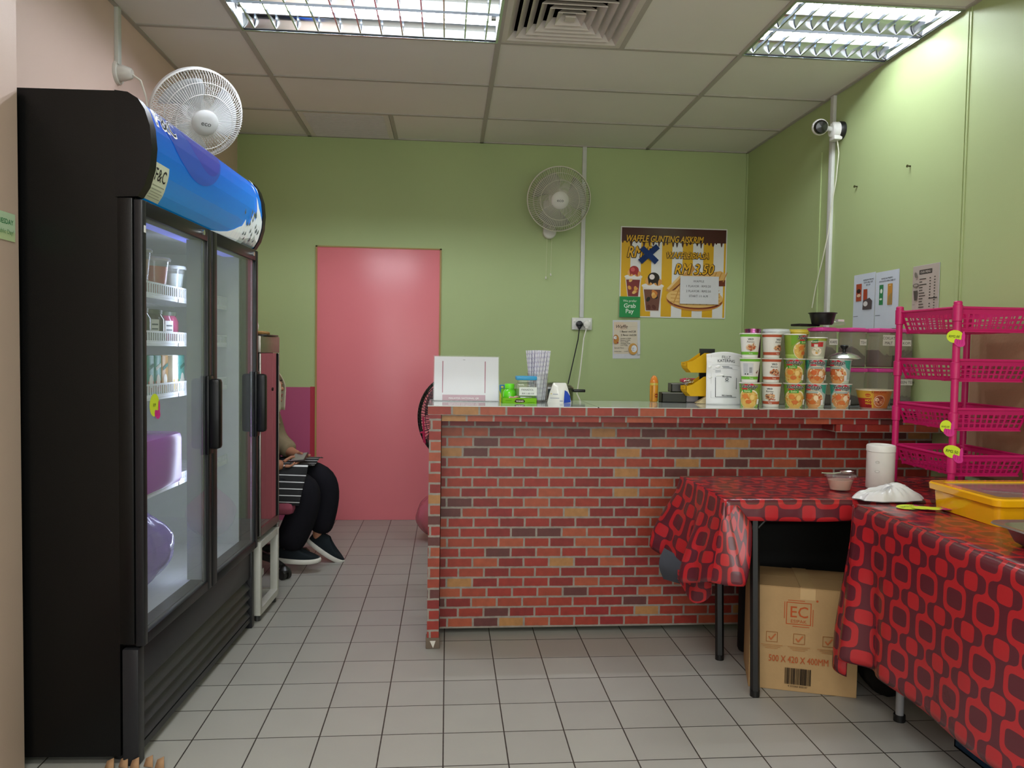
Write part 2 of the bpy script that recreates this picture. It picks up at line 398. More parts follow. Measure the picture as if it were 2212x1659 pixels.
class Print:
    """flat coloured shapes in x,y metres, each one a hair above the last"""
    def __init__(s, eps=.00025): s.it = []; s.eps = eps; s.l = 0
    def poly(s, pts, col, keep=False):
        s.l += .08 if keep else 1
        tr = tessellate_polygon([[Vector((p[0], p[1], 0)) for p in pts]])
        s.it.append((s.l, list(pts), [tuple(t) for t in tr], col)); return s
    def rect(s, x0, y0, x1, y1, col, keep=False, nx=1):
        s.l += .08 if keep else 1
        xs = [x0+(x1-x0)*i/nx for i in range(nx+1)]
        vs = [(x, y0) for x in xs]+[(x, y1) for x in xs]
        s.it.append((s.l, vs, [(i, i+1, nx+2+i, nx+1+i) for i in range(nx)], col)); return s
    def ell(s, cx, cy, rx, ry, col, n=24, a=0, keep=False):
        pts = []
        for i in range(n):
            t = 2*PI*i/n; x = rx*math.cos(t); y = ry*math.sin(t)
            pts.append((cx+x*math.cos(a)-y*math.sin(a), cy+x*math.sin(a)+y*math.cos(a)))
        return s.poly(pts, col, keep)
    def line(s, x0, y0, x1, y1, w_, col, keep=False):
        d = Vector((x1-x0, y1-y0)); d.normalize(); n = Vector((-d.y, d.x))*w_/2
        return s.poly([(x0+n.x, y0+n.y), (x1+n.x, y1+n.y), (x1-n.x, y1-n.y), (x0-n.x, y0-n.y)][::-1], col, keep)
    def text(s, t, x, y, size, col, align='CENTER', shear=0, bold=0, sx=1, rot=0, keep=False):
        s.l += .08 if keep else 1
        vs, fs = text2d(t, size, align, shear, 0, sx)
        c_, s_ = math.cos(rot), math.sin(rot); e = bold*size*.75
        for k, (dx, dy) in enumerate(((-e, 0), (e, 0), (0, e), (0, -e)) if bold else ((0, 0),)):
            if k: s.l += .1
            s.it.append((s.l, [(x+dx+a*c_-b*s_, y+dy+a*s_+b*c_) for a, b in vs], fs, col))
        return s
    def sliced(s, ys=(), xs=()):
        out = []
        for l, vs, fs, c in s.it:
            if len(xs) and max(v[0] for v in vs)-min(v[0] for v in vs) < .009 or len(fs) > 60: out.append((l, vs, fs, c)); continue
            bm = bmesh.new(); bv = [bm.verts.new((x, y, 0)) for x, y in vs]
            for f in fs:
                try: bm.faces.new([bv[i] for i in f])
                except ValueError: pass
            for cuts, ax in ((ys, 1), (xs, 0)):
                for q in cuts:
                    co = [0, 0, 0]; no = [0, 0, 0]; co[ax] = q; no[ax] = 1
                    bmesh.ops.bisect_plane(bm, geom=bm.verts[:]+bm.edges[:]+bm.faces[:], plane_co=co, plane_no=no, dist=1e-7)
            bm.verts.index_update(); out.append((l, [(v.co.x, v.co.y) for v in bm.verts], [tuple(v.index for v in f.verts) for f in bm.faces], c)); bm.free()
        s.it = out; return s
    def to(s, mb, fn, mi=0):
        for l, vs, fs, c in s.it: mb.add([fn(x, y, l*s.eps) for x, y in vs], fs, c, mi)
        return mb
def plane(o, U, V):
    o = Vector(o); U = Vector(U).normalized(); V = Vector(V).normalized(); n = U.cross(V)
    return lambda x, y, l: o+U*x+V*y+n*l
UX = (1, 0, 0); UZ = (0, 0, 1)

# ================================================================== THE ROOM
b = MB(); b.bx((XL-.1, YF, -.05), (XR+.1, YB+.1, 0)); struct(b.build('floor', FLOORM))
b = MB(); b.bx((XL-.1, YB, 0), (XR+.1, YB+.1, 3)); struct(b.build('wall_back', GREEN))
b = MB(); b.bx((XR, YF, 0), (XR+.1, YB, 3)); struct(b.build('wall_right', GREEN))
b = MB(); b.bx((XL-.1, YN, 0), (XL, YB, 3)); struct(b.build('wall_left', PEACH))
b = MB(); b.bx((XN-.38, YF, 0), (XN, YN, 3), bev=.006); struct(b.build('wall_left_pier', PEACH))
b = MB(); b.bx((XL-.1, YF-.1, 0), (XR+.1, YF, 3)); struct(b.build('wall_front', wallmat('grey_wall_paint', '#b9bab6')))
# painted magenta wainscot on the back wall beside the door
b = MB()
b.bx((XL, YB-.004, 0), (-.965, YB, .948)); struct(b.build('trim_1', MAGENTA))
b = MB(); b.bx((-.965, YB-.0045, 0), (-.925, YB, .952)); struct(b.build('trim_2', REDP))
# flush pink door
d = MB(); d.bx((-.922, YB-.012, 0), (-.06, YB, 1.937), bev=.004); dd = struct(d.build('door_1', DOORP))
d = MB()
d.bx((-.93, YB-.016, 0), (-.918, YB-.001, 1.945)); d.bx((-.062, YB-.016, 0), (-.05, YB-.001, 1.945)); d.bx((-.93, YB-.016, 1.936), (-.05, YB-.001, 1.945))
d.build('door_frame', wallmat('door_edge', '#a88a55'), dd)
# corner bead and wall joints on the right wall
b = MB(); b.bx((XR-.006, 3.105, 1.0), (XR, 3.125, H)); b.bx((XR-.004, 3.09, 1.0), (XR, 3.1, H), '#7f8a62'); struct(b.build('trim_3', GREEN))
b = MB(); b.bx((XR-.006, 4.36, 1.0), (XR, 4.385, 2.42)); struct(b.build('trim_4', GREEN))
b = MB(); b.bx((XR-.01, YB-.012, 0), (XR, YB, H)); struct(b.build('trim_5', GREEN))

# ceiling: boards between a T grid; real openings for troffers and the air diffuser
GX = [-.975+1.2*i for i in range(-1, 3)]            # -2.175,-.975,.225,1.425
GY = [3.723+.6*j for j in range(-11, 3)]
xs = [XL, -.975, .225, 1.425, XR]; ys = [YF]+[y for y in GY if YF < y < YB]+[YB]
HOLES = {(-.975, 3.123), (1.425, 3.123)}
VENT = (.225, .825)
b = MB(); g = MB()
def cell(x0, x1, y0, y1, dz=0):
    b.bx((x0+.004, y0+.004, H+.004+dz), (x1-.004, y1-.004, H+.02+dz))
for i in range(4):
    for j in range(len(ys)-1):
        x0, x1, y0, y1 = xs[i], xs[i+1], ys[j], ys[j+1]
        if abs(y0-3.123) < .01:
            if i in (1, 3): continue
            if i == 2: cell(.825, 1.425, y0, y1); continue
        if i == 1 and abs(y0-4.923) < .01: cell(-.375, .225, y0, y1); continue
        cell(x0, x1, y0, y1, random.uniform(0, .002))
struct(b.build('ceiling', CEILM))
for x in (-.975, .225, 1.425): g.bx((x-.013, YF, H-.002), (x+.013, YB, H+.006))
for y in ys[1:-1]: g.bx((XL, y-.011, H-.001), (XR, y+.011, H+.005))
g.bx((.825-.012, 3.123, H-.0015), (.825+.012, 3.723, H+.005)); g.bx((-.375-.012, 4.923, H-.0015), (-.375+.012, YB, H+.005))
for y in (YB-.008,): g.bx((XL, y-.012, H-.002), (XR, YB, H+.005))
g.bx((XL, YN, H-.002), (XL+.02, YB, H+.005)); g.bx((XR-.018, YF, H-.002), (XR, YB, H+.005))
g.build('ceiling_grid', TBAR, bpy.data.objects['ceiling'])
b = MB(); b.bx((XL-.1, YF, H+.24), (XR+.1, YB+.1, H+.3), '#55504c'); struct(b.build('ceiling_slab', MATT))

REFL = colmat('reflector', .12, metal=1, var=.02)
def troffer(x0, x1, y0, y1, nb, label, x1w=None):
    t = root('ceiling_light', label, 'ceiling light', ((x0+x1)/2, (y0+y1)/2, H), 0, 'recessed louvred ceiling lights')
    W_, D_ = (x1-x0)/2-.014, (y1-y0)/2-.014; hh = .085
    m = MB(); c = '#dfe3e6'
    m.add([(-W_, -D_, 0), (W_, -D_, 0), (W_, D_, 0), (-W_, D_, 0), (-W_, -D_, hh), (W_, -D_, hh), (W_, D_, hh), (-W_, D_, hh)],
          [(0, 1, 5, 4), (1, 2, 6, 5), (2, 3, 7, 6), (3, 0, 4, 7), (4, 5, 6, 7)], c)
    hp = m.build('housing', colmat('white_reflector', .35, var=.02), t)
    f = MB(); e = .012
    for a, bb in (((-W_-e, -D_-e, -.003), (W_+e, -D_, .004)), ((-W_-e, D_, -.003), (W_+e, D_+e, .004)), ((-W_-e, -D_, -.003), (-W_, D_, .004)), ((W_, -D_, -.003), (W_+e, D_, .004))):
        f.bx(a, bb, '#c6ccd2')
    f.build('trim_frame', METAL, t)
    for s in (-1, 1):
        yc = s*D_*.5
        tb = MB(); tb.cyl((-W_+.03, yc, .052), (W_-.03, yc, .052), .013, n=14, col='#f1f7ff'); tb.build('tube', EMIT, t)
        for q in (-1, 1): en = MB(); en.cyl((q*(W_-.03), yc, .052), (q*(W_-.008), yc, .052), .014, n=12, col='#c9c9c9'); en.build('tube_cap', METAL, t)
        # parabolic side reflectors along each lamp
        rf = MB()
        for q in (-1, 1):
            def fn(u, v, q=q, yc=yc):
                k = v; return (-W_+2*W_*u, yc+q*(D_*.49-(.1*D_)*k-.012), .002+.055*k+.012*math.sin(k*PI))
            rf.grid(fn, 1, 8, '#d7dde4')
        rf.build('reflector', REFL, t)
        # tapered cross blades
        lv = MB()
        for i in range(nb):
            x = -W_+2*W_*(i+.5)/nb; ht = .046; yo = D_*.47
            for sg in (-1, 1):
                pr = [(x+sg*.0035, yc-yo, .002), (x+sg*.0035, yc+yo, .002), (x+sg*.0035, yc+yo*.55, ht*.5), (x+sg*.0035, yc, ht*.28), (x+sg*.0035, yc-yo*.55, ht*.5)]
                lv.add(pr, [(0, 1, 2, 3, 4)] if sg > 0 else [(4, 3, 2, 1, 0)], '#d5dce3')
            lv.add([(x-.0035, yc-yo, .002), (x+.0035, yc-yo, .002), (x+.0035, yc+yo, .002), (x-.0035, yc+yo, .002)], [(0, 3, 2, 1)], '#d5dce3')
        lv.build('louvre_blades', REFL, t)
    return t
troffer(-.975, .225, 3.123, 3.723, 12, 'recessed twin-tube ceiling light at top left, between the grid bars beside the air diffuser')
troffer(1.425, XR-.005, 3.123, 3.723, 9, 'recessed twin-tube ceiling light glaring against the right green wall')

# four-way air diffuser
t = root('air_diffuser', 'square white ceiling air diffuser with nested louvre rings', 'air vent', (.525, 3.423, H))
m = MB(); q = .29
def sqring(mb, r0, z0, r1, z1, col, th=.004):
    a = [(-r0, -r0, z0), (r0, -r0, z0), (r0, r0, z0), (-r0, r0, z0)]; c_ = [(-r1, -r1, z1), (r1, -r1, z1), (r1, r1, z1), (-r1, r1, z1)]
    mb.add(a+c_, [(i, (i+1) % 4, 4+(i+1) % 4, 4+i) for i in range(4)], col)
    a2 = [(x, y, z+th) for x, y, z in a]; c2 = [(x, y, z+th) for x, y, z in c_]
    mb.add(a2+c2, [(4+i, 4+(i+1) % 4, (i+1) % 4, i) for i in range(4)], col)
    mb.add(a+a2, [(i, 4+i, 4+(i+1) % 4, (i+1) % 4) for i in range(4)], col)
sqring(m, .29, 0, .262, 0, '#d2cbc3', .004); sqring(m, .262, 0, .232, .03, '#d2cbc3'); m.build('frame', PLAS, t)
for k in range(5):
    m = MB(); r = .222-.04*k; sqring(m, r, -.002, r-.032, .032, '#d2cbc3'); m.build('louvre_ring', PLAS, t)
m = MB(); m.box((0, 0, .002), (.046, .046, .006), '#d2cbc3'); m.build('centre_plate', PLAS, t)
m = MB()
sqring(m, .285, .01, .285, .15, '#2a2623'); m.box((0, 0, .15), (.57, .57, .004), '#1c1917'); m.build('duct_box', MATT, t)
# square perforated return grille
t = root('ceiling_grille', 'faint slatted square ceiling grille in the last row by the back wall', 'air vent', (-.675, 5.21, H))
m = MB(); m.box((0, 0, .003), (.57, .545, .006), '#dedad3'); m.build('panel', MATT, t)
m = MB()
for k in range(24): m.box((0, -.25+.5*k/23, -.001), (.5, .008, .004), '#cfcac2', rx=.5)
m.build('slat_panel', MATT, t)

# ------------------------------------------------------------------ wall fittings
def trunk(name, label, a, b2, w_, col='#d4d6d2', axis='y'):
    m = MB(); m.bx(a, b2, col, bev=.002); return tag(m.build(name, PLAS), label, 'cable trunking')
trunk('cable_trunking', 'grey-white cable trunking running down the back wall to the twin socket', (.951, YB-.016, 1.478), (.981, YB, H), .03)
trunk('cable_trunking', 'tall white cable trunking on the right wall behind the small camera', (XR-.018, 4.21, 1.36), (XR, 4.25, H), .03)
trunk('cable_trunking', 'short white cable trunking above the round ceiling rose on the peach wall', (XL, 3.53, 2.455), (XL+.018, 3.565, H), .03)
t = root('cord_outlet', 'round white cord outlet at the foot of the short trunking on the peach wall', 'outlet', (XL, 3.56, 2.425))
MY = Matrix.Rotation(PI/2, 3, 'Y')
m = MB(); m.lathe([(0, .014), (.048, .012), (.052, .004), (.052, 0)][::-1], n=28, col='#d6d2cb', M=MY); m.build('base', PLAS, t)
m = MB(); m.lathe([(.036, .008), (.034, .03), (.024, .06), (.018, .066), (0, .066)], n=24, col='#d9d5ce', M=MY); m.build('cap', PLAS, t)
m = MB(); a = Vector((XL+.066, 3.56, 2.42)); tag(MB().tube([a, a+Vector((.03, .01, -.02)), a+Vector((.05, .02, -.09)), a+Vector((.058, .03, -.2)), a+Vector((.07, .12, -.36)), a+Vector((.1, .27, -.32))], .0045, 6, '#d8d4c8').build('hanging_cord', PLAS), 'thin white cord curving from the round outlet down behind the fridge', 'cord')

t = root('wall_socket', 'white twin wall socket on the back wall with two plugs in it', 'socket', (.969, YB, 1.432))
m = MB(); m.bx((-.074, -.02, -.044), (.074, 0, .044), '#dcdcd6', bev=.005); m.build('faceplate', PLAS, t)
for x in (-.055, .055): m = MB(); m.bx((x-.008, -.024, .012), (x+.008, -.019, .03), '#f0efe9', bev=.002); m.build('switch', PLAS, t)
for nm, lab, x, col, path in (('black_plug', 'black plug in the left half of the twin socket with its lead hanging', -.022, '#17171a', [(0, 0, 0), (-.008, 0, -.08), (-.045, -.01, -.25), (-.09, -.03, -.45), (-.1, -.06, -.6)]),
                         ('white_plug', 'white plug in the right half of the twin socket with its lead hanging', .03, '#e8e6dc', [(0, 0, 0), (-.02, -.01, -.07), (-.035, -.03, -.2), (-.06, -.1, -.33), (-.13, -.4, -.45), (-.17, -.85, -.5)])):
    t = root('power_plug', lab, 'plug', (.969+x, YB-.02, 1.428), 0)
    m = MB(); m.lathe([(.023, 0), (.026, .01), (.024, .03), (.014, .036), (0, .036)], n=10, col=col, M=Matrix.Rotation(PI/2, 3, 'X')); m.bx((-.012, -.034, -.032), (.012, -.008, 0), col, bev=.004); m.build('plug_body', PLAS, t)
    m = MB(); m.tube([Vector(p)+Vector((0, -.02, -.03)) for p in path], .0042, 8, col); m.build('lead', PLAS, t)

# small marks: screws left in the right wall
for y_, z_ in ((PX(1852, 403, XR).y, PX(1852, 403, XR).z), (PX(1967, 359, XR).y, PX(1967, 359, XR).z)):
    m = MB(); m.cyl((XR-.016, y_, z_), (XR, y_, z_), .004, n=8, col='#5d5648'); m.cyl((XR-.018, y_, z_), (XR-.014, y_, z_), .007, n=8, col='#8d8674')
    tag(m.build('wall_screw', METAL), 'small screw sticking out of the right wall, %s' % ('the one nearer the camera' if y_ < 3.6 else 'the one nearer the trunking'), 'screw', 'screws in the right wall')

# security camera
P = PX(1812, 282, XR-.02); t = root('security_camera', 'small white security camera with a black lens on the right wall', 'camera', (XR, P.y, P.z))
m = MB(); m.lathe([(.05, 0), (.05, .02), (.046, .028)], n=32, col='#1d1d1d', M=Matrix.Rotation(-PI/2, 3, 'Y')); m.build('backplate', PLAS, t)
m = MB(); m.lathe([(.044, .012), (.046, .03), (.044, .058), (.034, .066), (0, .068)], n=32, col='#e7e7e4', M=Matrix.Rotation(-PI/2, 3, 'Y')); m.bx((-.06, -.03, -.056), (-.012, .03, -.03), '#e7e7e4', bev=.006); m.build('base', PLAS, t)
m = MB(); m.cyl((-.06, 0, .004), (-.1, -.01, .006), .014, n=14, col='#c9c9c6'); m.build('neck', PLAS, t)
m = MB(); hc = Vector((-.14, -.02, .008)); m.ball(hc, .044, '#ecebe8', 28); m.build('head', PLAS, t)
dr = Vector((-.25, -.93, -.25)).normalized(); QM = dr.to_track_quat('Z', 'Y').to_matrix()
m = MB(); m.lathe([(.038, .024), (.034, .036), (.028, .0415), (0, .045)], c=hc, n=28, col='#0d0d0f', M=QM); m.build('lens', GLOSS, t)
pts = [(XR-.03, P.y-.005, P.z-.055)]+[tuple(PX(u, v, XR-.02)) for u, v in ((1812, 330), (1806, 390), (1795, 450), (1790, 500), (1777, 560), (1762, 620), (1754, 665))]
tag(MB().tube(pts, .003, 6, '#dadbc8').build('camera_cable', PLAS), 'thin pale cable sagging from the security camera down beside the trunking', 'cable')

# ------------------------------------------------------------------ fans
def fan(name, label, c, nrm, mount, ringcol, bodycol, cat='fan', r=.215, wires=84, up=None, bladecol='#cfd6dc', guard='guard', logo=True, depth=.075):
    """nrm: direction the fan blows; mount: point of the wall bracket"""
    t = root(name, label, cat, mount); c = Vector(c)-Vector(mount); nrm = Vector(nrm).normalized()
    QM = nrm.to_track_quat('Z', 'Y').to_matrix(); wr = .0016
    def pt(rr, a, z): return c+QM @ Vector((rr*math.cos(a), rr*math.sin(a), z))
    fg = MB()
    for i in range(wires):
        a = 2*PI*i/wires; tw = .16
        fg.tube([pt(r*q, a+tw*(1-q), z) for q, z in ((.24, depth), (.5, depth*1.02), (.78, depth*.88), (.93, depth*.55), (1, .012))], wr, 4, ringcol, cap=False)
    for q, z in ((.62, depth*1.0), (.84, depth*.8)): fg.torus(c+QM @ Vector((0, 0, z)), r*q, wr*1.1, QM, 56, 4, ringcol)
    fg.build('front_guard', PLAS, t)
    bg = MB()
    for i in range(wires):
        a = 2*PI*i/wires+.03
        bg.tube([pt(r*q, a-.16*(1-q), z) for q, z in ((.22, -.075), (.55, -.078), (.85, -.055), (1, -.008))], wr, 4, ringcol, cap=False)
    bg.torus(c+QM @ Vector((0, 0, -.076)), r*.6, wr*1.1, QM, 48, 4, ringcol); bg.build('rear_guard', PLAS, t)
    rg = MB(); rg.lathe([(r*1.0, -.012), (r*1.025, -.01), (r*1.03, .01), (r*1.0, .014), (r*.985, 0), (r*1.0, -.012)], c=c, n=64, col=ringcol, M=QM); rg.build('rim', PLAS, t)
    hb = MB(); hb.lathe([(.058, depth-.006), (.06, depth+.006), (.052, depth+.014), (.03, depth+.018), (0, depth+.019)], c=c, n=36, col=bodycol, M=QM)
    if logo:
        pr = Print(.0003); pr.text('eco', 0, -.009, .032, '#3c3f44')
        pr.to(hb, lambda x, y, l: c+QM @ Vector((x, y, depth+.0192+l)))
    hb.build('hub_cap', PLAS, t)
    bl = MB()
    for i in range(3):
        a0 = 2*PI*i/3
        def fn(u, v, a0=a0):
            rr = .035+v*(r*.86-.035); wd = (.5+.55*math.sin(min(1, v*1.1)*PI*.62)); a = a0+(u-.5)*wd*1.35+.35*v
            return c+QM @ Vector((rr*math.cos(a), rr*math.sin(a), .02-(u-.5)*.05))
        bl.grid(fn, 8, 8, bladecol)
    bl.lathe([(0, .04), (.034, .038), (.036, -.02), (0, -.02)][::-1], c=c, n=20, col=bladecol, M=QM); bl.build('blades', FLIM, t, solid=.0015)
    mo = MB(); mo.lathe([(0, -.17), (.035, -.168), (.052, -.15), (.06, -.1), (.062, -.075), (.05, -.06), (0, -.06)], c=c, n=28, col=bodycol, M=QM); mo.build('motor_housing', PLAS, t)
    return t, c, QM
# back wall fan
bc = PY(1207, 430, 5.27)
t, c, QM = fan('wall_fan', 'white wall fan hanging on the green back wall beside the trunking', bc, (-.02, -.95, -.3), (bc.x-.035, YB, bc.z-.17), '#d6d3c4', '#deddd6', bladecol='#b9b9ac')
m = MB(); m.bx((-.047, -.03, -.04), (.047, 0, .2), '#d3d1c8', bev=.02); m.lathe([(.047, 0), (.047, .05), (.04, .056), (0, .057)], c=(0, 0, -.03), n=30, col='#dcdad2', M=Matrix.Rotation(PI/2, 3, 'X')); m.build('wall_bracket', PLAS, t)
m = MB(); m.tube([(0, -.04, .02), (.01, -.07, .1), c+QM @ Vector((0, 0, -.14))], .022, 12, '#d3d1c8'); m.build('neck', PLAS, t)
for x, l in ((-.018, .285), (.016, .262)):
    m = MB(); m.cyl((x, -.045, -.07), (x-.004, -.045, -.07-l), .0012, n=5, col='#d2d8b0'); m.lathe([(0, .012), (.004, .008), (.0065, -.006), (0, -.012)], c=(x-.004, -.045, -.07-l), n=12, col='#e6e6d8'); m.build('pull_cord', PLAS, t)
# left wall fan above the fridge
lc = PY(425, 245, 3.72)
t, c, QM = fan('wall_fan', 'white wall fan tilted over the top of the drinks fridge', lc, (.64, -.777, -.663), (XL, 3.95, 2.2), '#f0f0f2', '#dfe1e4', wires=96, r=.205, depth=.11, bladecol='#dfe6ee')
m = MB(); m.bx((0, -.05, -.12), (.035, .05, .12), '#d8d8d8', bev=.012); m.build('wall_bracket', PLAS, t)
m = MB(); m.tube([(.03, 0, .02), (.12, -.06, .08), c+QM @ Vector((0, 0, -.14))], .022, 12, '#d8d8da'); m.build('neck', PLAS, t)

# ================================================================== DRINKS FRIDGE
FR = Matrix.Translation((-.876, 2.25, 0)) @ Matrix.Rotation(R(-2.4), 4, 'Z')
t = root('display_fridge', 'tall black two-door glass display fridge with a blue snowy-mountain sign', 'fridge', (-.876, 2.25, 0), R(-2.4))
FL = 1.14; K = '#090909'
m = MB()
m.bx((-.585, 0, .03), (-.055, .03, 1.935), K); m.bx((-.585, FL-.03, .03), (-.055, FL, 1.935), K)
m.bx((-.585, .03, .03), (-.56, FL-.03, 1.935), K); m.bx((-.56, .03, 1.62), (-.055, FL-.03, 1.935), K); m.bx((-.56, .03, .03), (-.055, FL-.03, .36), K)
m.build('cabinet_body', BODY, t)
m = MB(); LN = '#cdd1d0'
m.bx((-.56, .03, .36), (-.552, FL-.03, 1.62), LN); m.bx((-.552, .03, .36), (-.06, .038, 1.62), LN); m.bx((-.552, FL-.038, .36), (-.06, FL-.03, 1.62), LN)
m.bx((-.552, .03, 1.612), (-.06, FL-.03, 1.62), LN); m.bx((-.552, .03, .36), (-.06, FL-.03, .375), LN); m.build('liner', PLAS, t)
m = MB(); m.bx((-.058, 0, .36), (-.014, .026, 1.64), K, bev=.003); m.bx((-.058, FL-.022, .36), (-.014, FL, 1.64), K, bev=.003)
m.bx((-.058, .02, 1.6), (-.014, FL-.02, 1.645), K); m.bx((-.058, .02, .35), (-.014, FL-.02, .385), K); m.build('door_surround', BODY, t)
m = MB(); m.bx((-.07, .546, .385), (-.014, .592, 1.6), '#9a9fa2'); m.build('mullion', PLAS, t)
m = MB(); m.bx((-.076, .574, .44), (-.0705, .59, 1.57), '#dde6ff'); m.build('interior_light', LED, t)
m = MB(); m.bx((-.12, .06, 1.604), (-.075, 1.08, 1.6115), '#8088e6'); m.build('top_light', LEDT, t)
def door(y0, y1, gl, gr, hy, name='glass_door'):
    m = MB(); z0, z1 = .352, 1.637; c = '#1b1b1e'
    m.bx((-.013, y0, z0), (.012, gl, z1), c, bev=.004); m.bx((-.013, gr, z0), (.012, y1, z1), c, bev=.004)
    m.bx((-.013, gl, 1.592), (.0115, gr, z1), c, bev=.003); m.bx((-.013, gl, z0), (.0115, gr, .385), c, bev=.003)
    m.bx((-.004, gl-.002, .383), (-.001, gr+.002, 1.594), '#8f9297')
    dm = MB(); [dm.v.append(v) for v in m.v]; dm.f = m.f[:-6]; dm.c = m.c[:-6]; dm.m = m.m[:-6]; dm.uv = m.uv[:-6]
    d_ = dm.build(name, BODY, t)
    g_ = MB(); g_.add([(.004, gl-.004, .381), (.004, gr+.004, .381), (.004, gr+.004, 1.596), (.004, gl-.004, 1.596)], [(0, 1, 2, 3)])
    g_.build('glass', GLASS, d_, smooth=0)
    s_ = MB()
    for yy, ww in ((gl+.001, .004), (gr-.013, .012)): s_.bx((-.006, yy, .386), (-.002, yy+ww, 1.591), '#b9bab6')
    s_.build('spacer', METAL, d_)
    h_ = MB(); h_.bx((.012, hy-.02, .86), (.055, hy+.022, 1.11), '#0b0b0d', bev=.012); h_.bx((.006, hy-.024, .84), (.02, hy+.026, 1.12), '#0b0b0d', bev=.004); h_.build('handle', BODY, d_)
    l_ = MB(); l_.cyl((.01, (gl+gr)/2+.19, 1.615), (.02, (gl+gr)/2+.19, 1.615), .009, n=16, col='#dfe3e6'); l_.build('lock', METAL, d_)
    return d_
door(.004, .562, .032, .527, .535); door(.572, 1.136, .622, 1.103, 1.112)
# base grille
m = MB(); m.bx((-.05, 0, .0), (-.004, .042, .345), '#232326', bev=.004); m.bx((-.05, FL-.036, 0.0), (-.004, FL, .345), '#232326', bev=.004)
m.bx((-.05, .04, .225), (-.01, FL-.034, .345), '#26252a', bev=.003); m.bx((-.05, .04, .03), (-.01, FL-.034, .05), '#232326')
m.build('base_panel', BODY, t)
m = MB()
for k in range(4): m.box((-.022, FL/2, .068+.041*k), (.005, FL-.08, .034), '#3a393d', ry=-.6)
m.build('louvre_grille', BODY, t)
m = MB()
for y in (.06, FL-.06):
    for x in (-.08, -.52): m = MB(); m.cyl((x, y, 0), (x, y, .032), .02, n=14, col='#2b2b2b'); m.build('foot', PLAS, t)
# torn bits of cardboard tape at the foot, and the canopy
PR = [(-.06, 1.640), (-.004, 1.643), (.016, 1.675), (.031, 1.725), (.036, 1.785), (.031, 1.84), (.017, 1.885), (-.002, 1.915), (-.03, 1.932), (-.06, 1.936)]
for y0, y1 in ((-.003, .036), (FL-.033, FL+.003)):
    m = MB(); pr = [(x+(.006 if 0 < i < 9 else 0), z) for i, (x, z) in enumerate(PR)]
    n_ = len(pr); vs = [(x, y0, z) for x, z in pr]+[(x, y1, z) for x, z in pr]
    m.add(vs, [(i, i+1, n_+i+1, n_+i) for i in range(n_-1)]+[tuple(range(n_))[::-1], tuple(range(n_, 2*n_))], '#060607'); m.build('canopy_end_cap', BODY, t, smooth=30)
def prof(tt):
    k = tt*(len(PR)-1); i = min(int(k), len(PR)-2); f = k-i
    return PR[i][0]*(1-f)+PR[i+1][0]*f, PR[i][1]*(1-f)+PR[i+1][1]*f
def mixh(a, b_, f): return tuple(a[i]*(1-f)+b_[i]*f for i in range(3))
def sky(u, v):
    c1, c2, c3 = (.03, .46, .72), (.06, .36, .78), (.07, .26, .66)
    c = mixh(c1, c2, min(1, v*1.6)) if v < .62 else mixh(c2, c3, (v-.62)/.38)
    c = mixh(c, (.10, .55, .93), max(0, u-.45)*1.1*(1-abs(v-.45)))
    return c
m = MB(); nu, nv = 120, 36
for j in range(nv):
    for i in range(nu):
        q = []
        for a, b_ in ((i, j), (i+1, j), (i+1, j+1), (i, j+1)):
            x, z = prof(.1+.83*b_/nv); q.append((x, .034+(FL-.066)*a/nu, z))
        m.add(q, [(0, 1, 2, 3)], sky((i+.5)/nu, (j+.5)/nv))
def sgn(x, y, l):      # x along the sign, y 0..1 up the curved face
    px_, pz_ = prof(.1+.83*y); return (px_+.001+l, x, pz_)
pr = Print(.0004); rnd = random.Random(3)
ridge = [(.60, 0), (.68, .06), (.74, .11), (.79, .19), (.83, .24), (.86, .27), (.885, .37), (.9, .30), (.93, .32), (.96, .42), (.985, .50), (1.0, .40), (1.02, .54), (1.035, .72), (1.05, .58), (1.07, .50), (1.095, .44)]
pr.poly([(.38+.30*math.cos(a), min(1.0, 1.02+.66*math.sin(a))) for a in [PI+PI*k/28 for k in range(29)]], '#2b4da6'); pr.poly([(.48+.19*math.cos(a), min(1.0, 1.02+.54*math.sin(a))) for a in [PI+PI*k/28 for k in range(29)]], '#35409c')
ridge = [(x, y*.8) for x, y in ridge]
for i in range(len(ridge)-1):
    (x0, y0), (x1, y1) = ridge[i], ridge[i+1]
    if x1 > 1.095: x1 = 1.095
    for k in range(6): pr.poly([(x0, y0*k/6), (x1, y1*k/6), (x1, y1*(k+1)/6), (x0, y0*(k+1)/6)], '#e4ecec' if k > 1 or i < 6 else '#aebdb6', keep=(i+k > 0))
for k in range(26):
    x = rnd.uniform(.86, 1.06); y = rnd.uniform(.05, .38); pr.poly([(x, y), (x+.012, y+.02), (x+.006, y+.06), (x-.004, y+.02)], '#4c5c60', keep=k > 0)
for k in range(14): x = .94+.011*k; pr.poly([(x, 0), (x+.009, 0), (x+.004, rnd.uniform(.04, .1))], '#2e3b35', keep=k > 0)
pr.poly([(1.02, .86), (1.05, .72), (1.06, .80)], '#cfe2ee'); pr.poly([(.99, .70), (1.03, .60), (1.02, .68)], '#cfe2ee'); pr.poly([(1.05, .74), (1.07, .62), (1.075, .7)], '#cfe2ee')
vs, fs = text2d('F&C', .066, 'LEFT', 0, .045, 1.3); pr.l += 1; pr.it.append((pr.l, [(.05+a, .60+b_*3.4) for a, b_ in vs], fs, '#f2f4f6'))
vs, fs = text2d('F&C', .066, 'LEFT', 0, -.0, 1.3); pr.l += 1; pr.it.append((pr.l, [(.0525+a, .605+b_*3.3) for a, b_ in vs], fs, '#16202f'))
YS = [i/24 for i in range(25)]; pr.sliced(YS); pr.to(m, sgn)
m.build('canopy_sign', SIGN_GLOW, t, smooth=60)
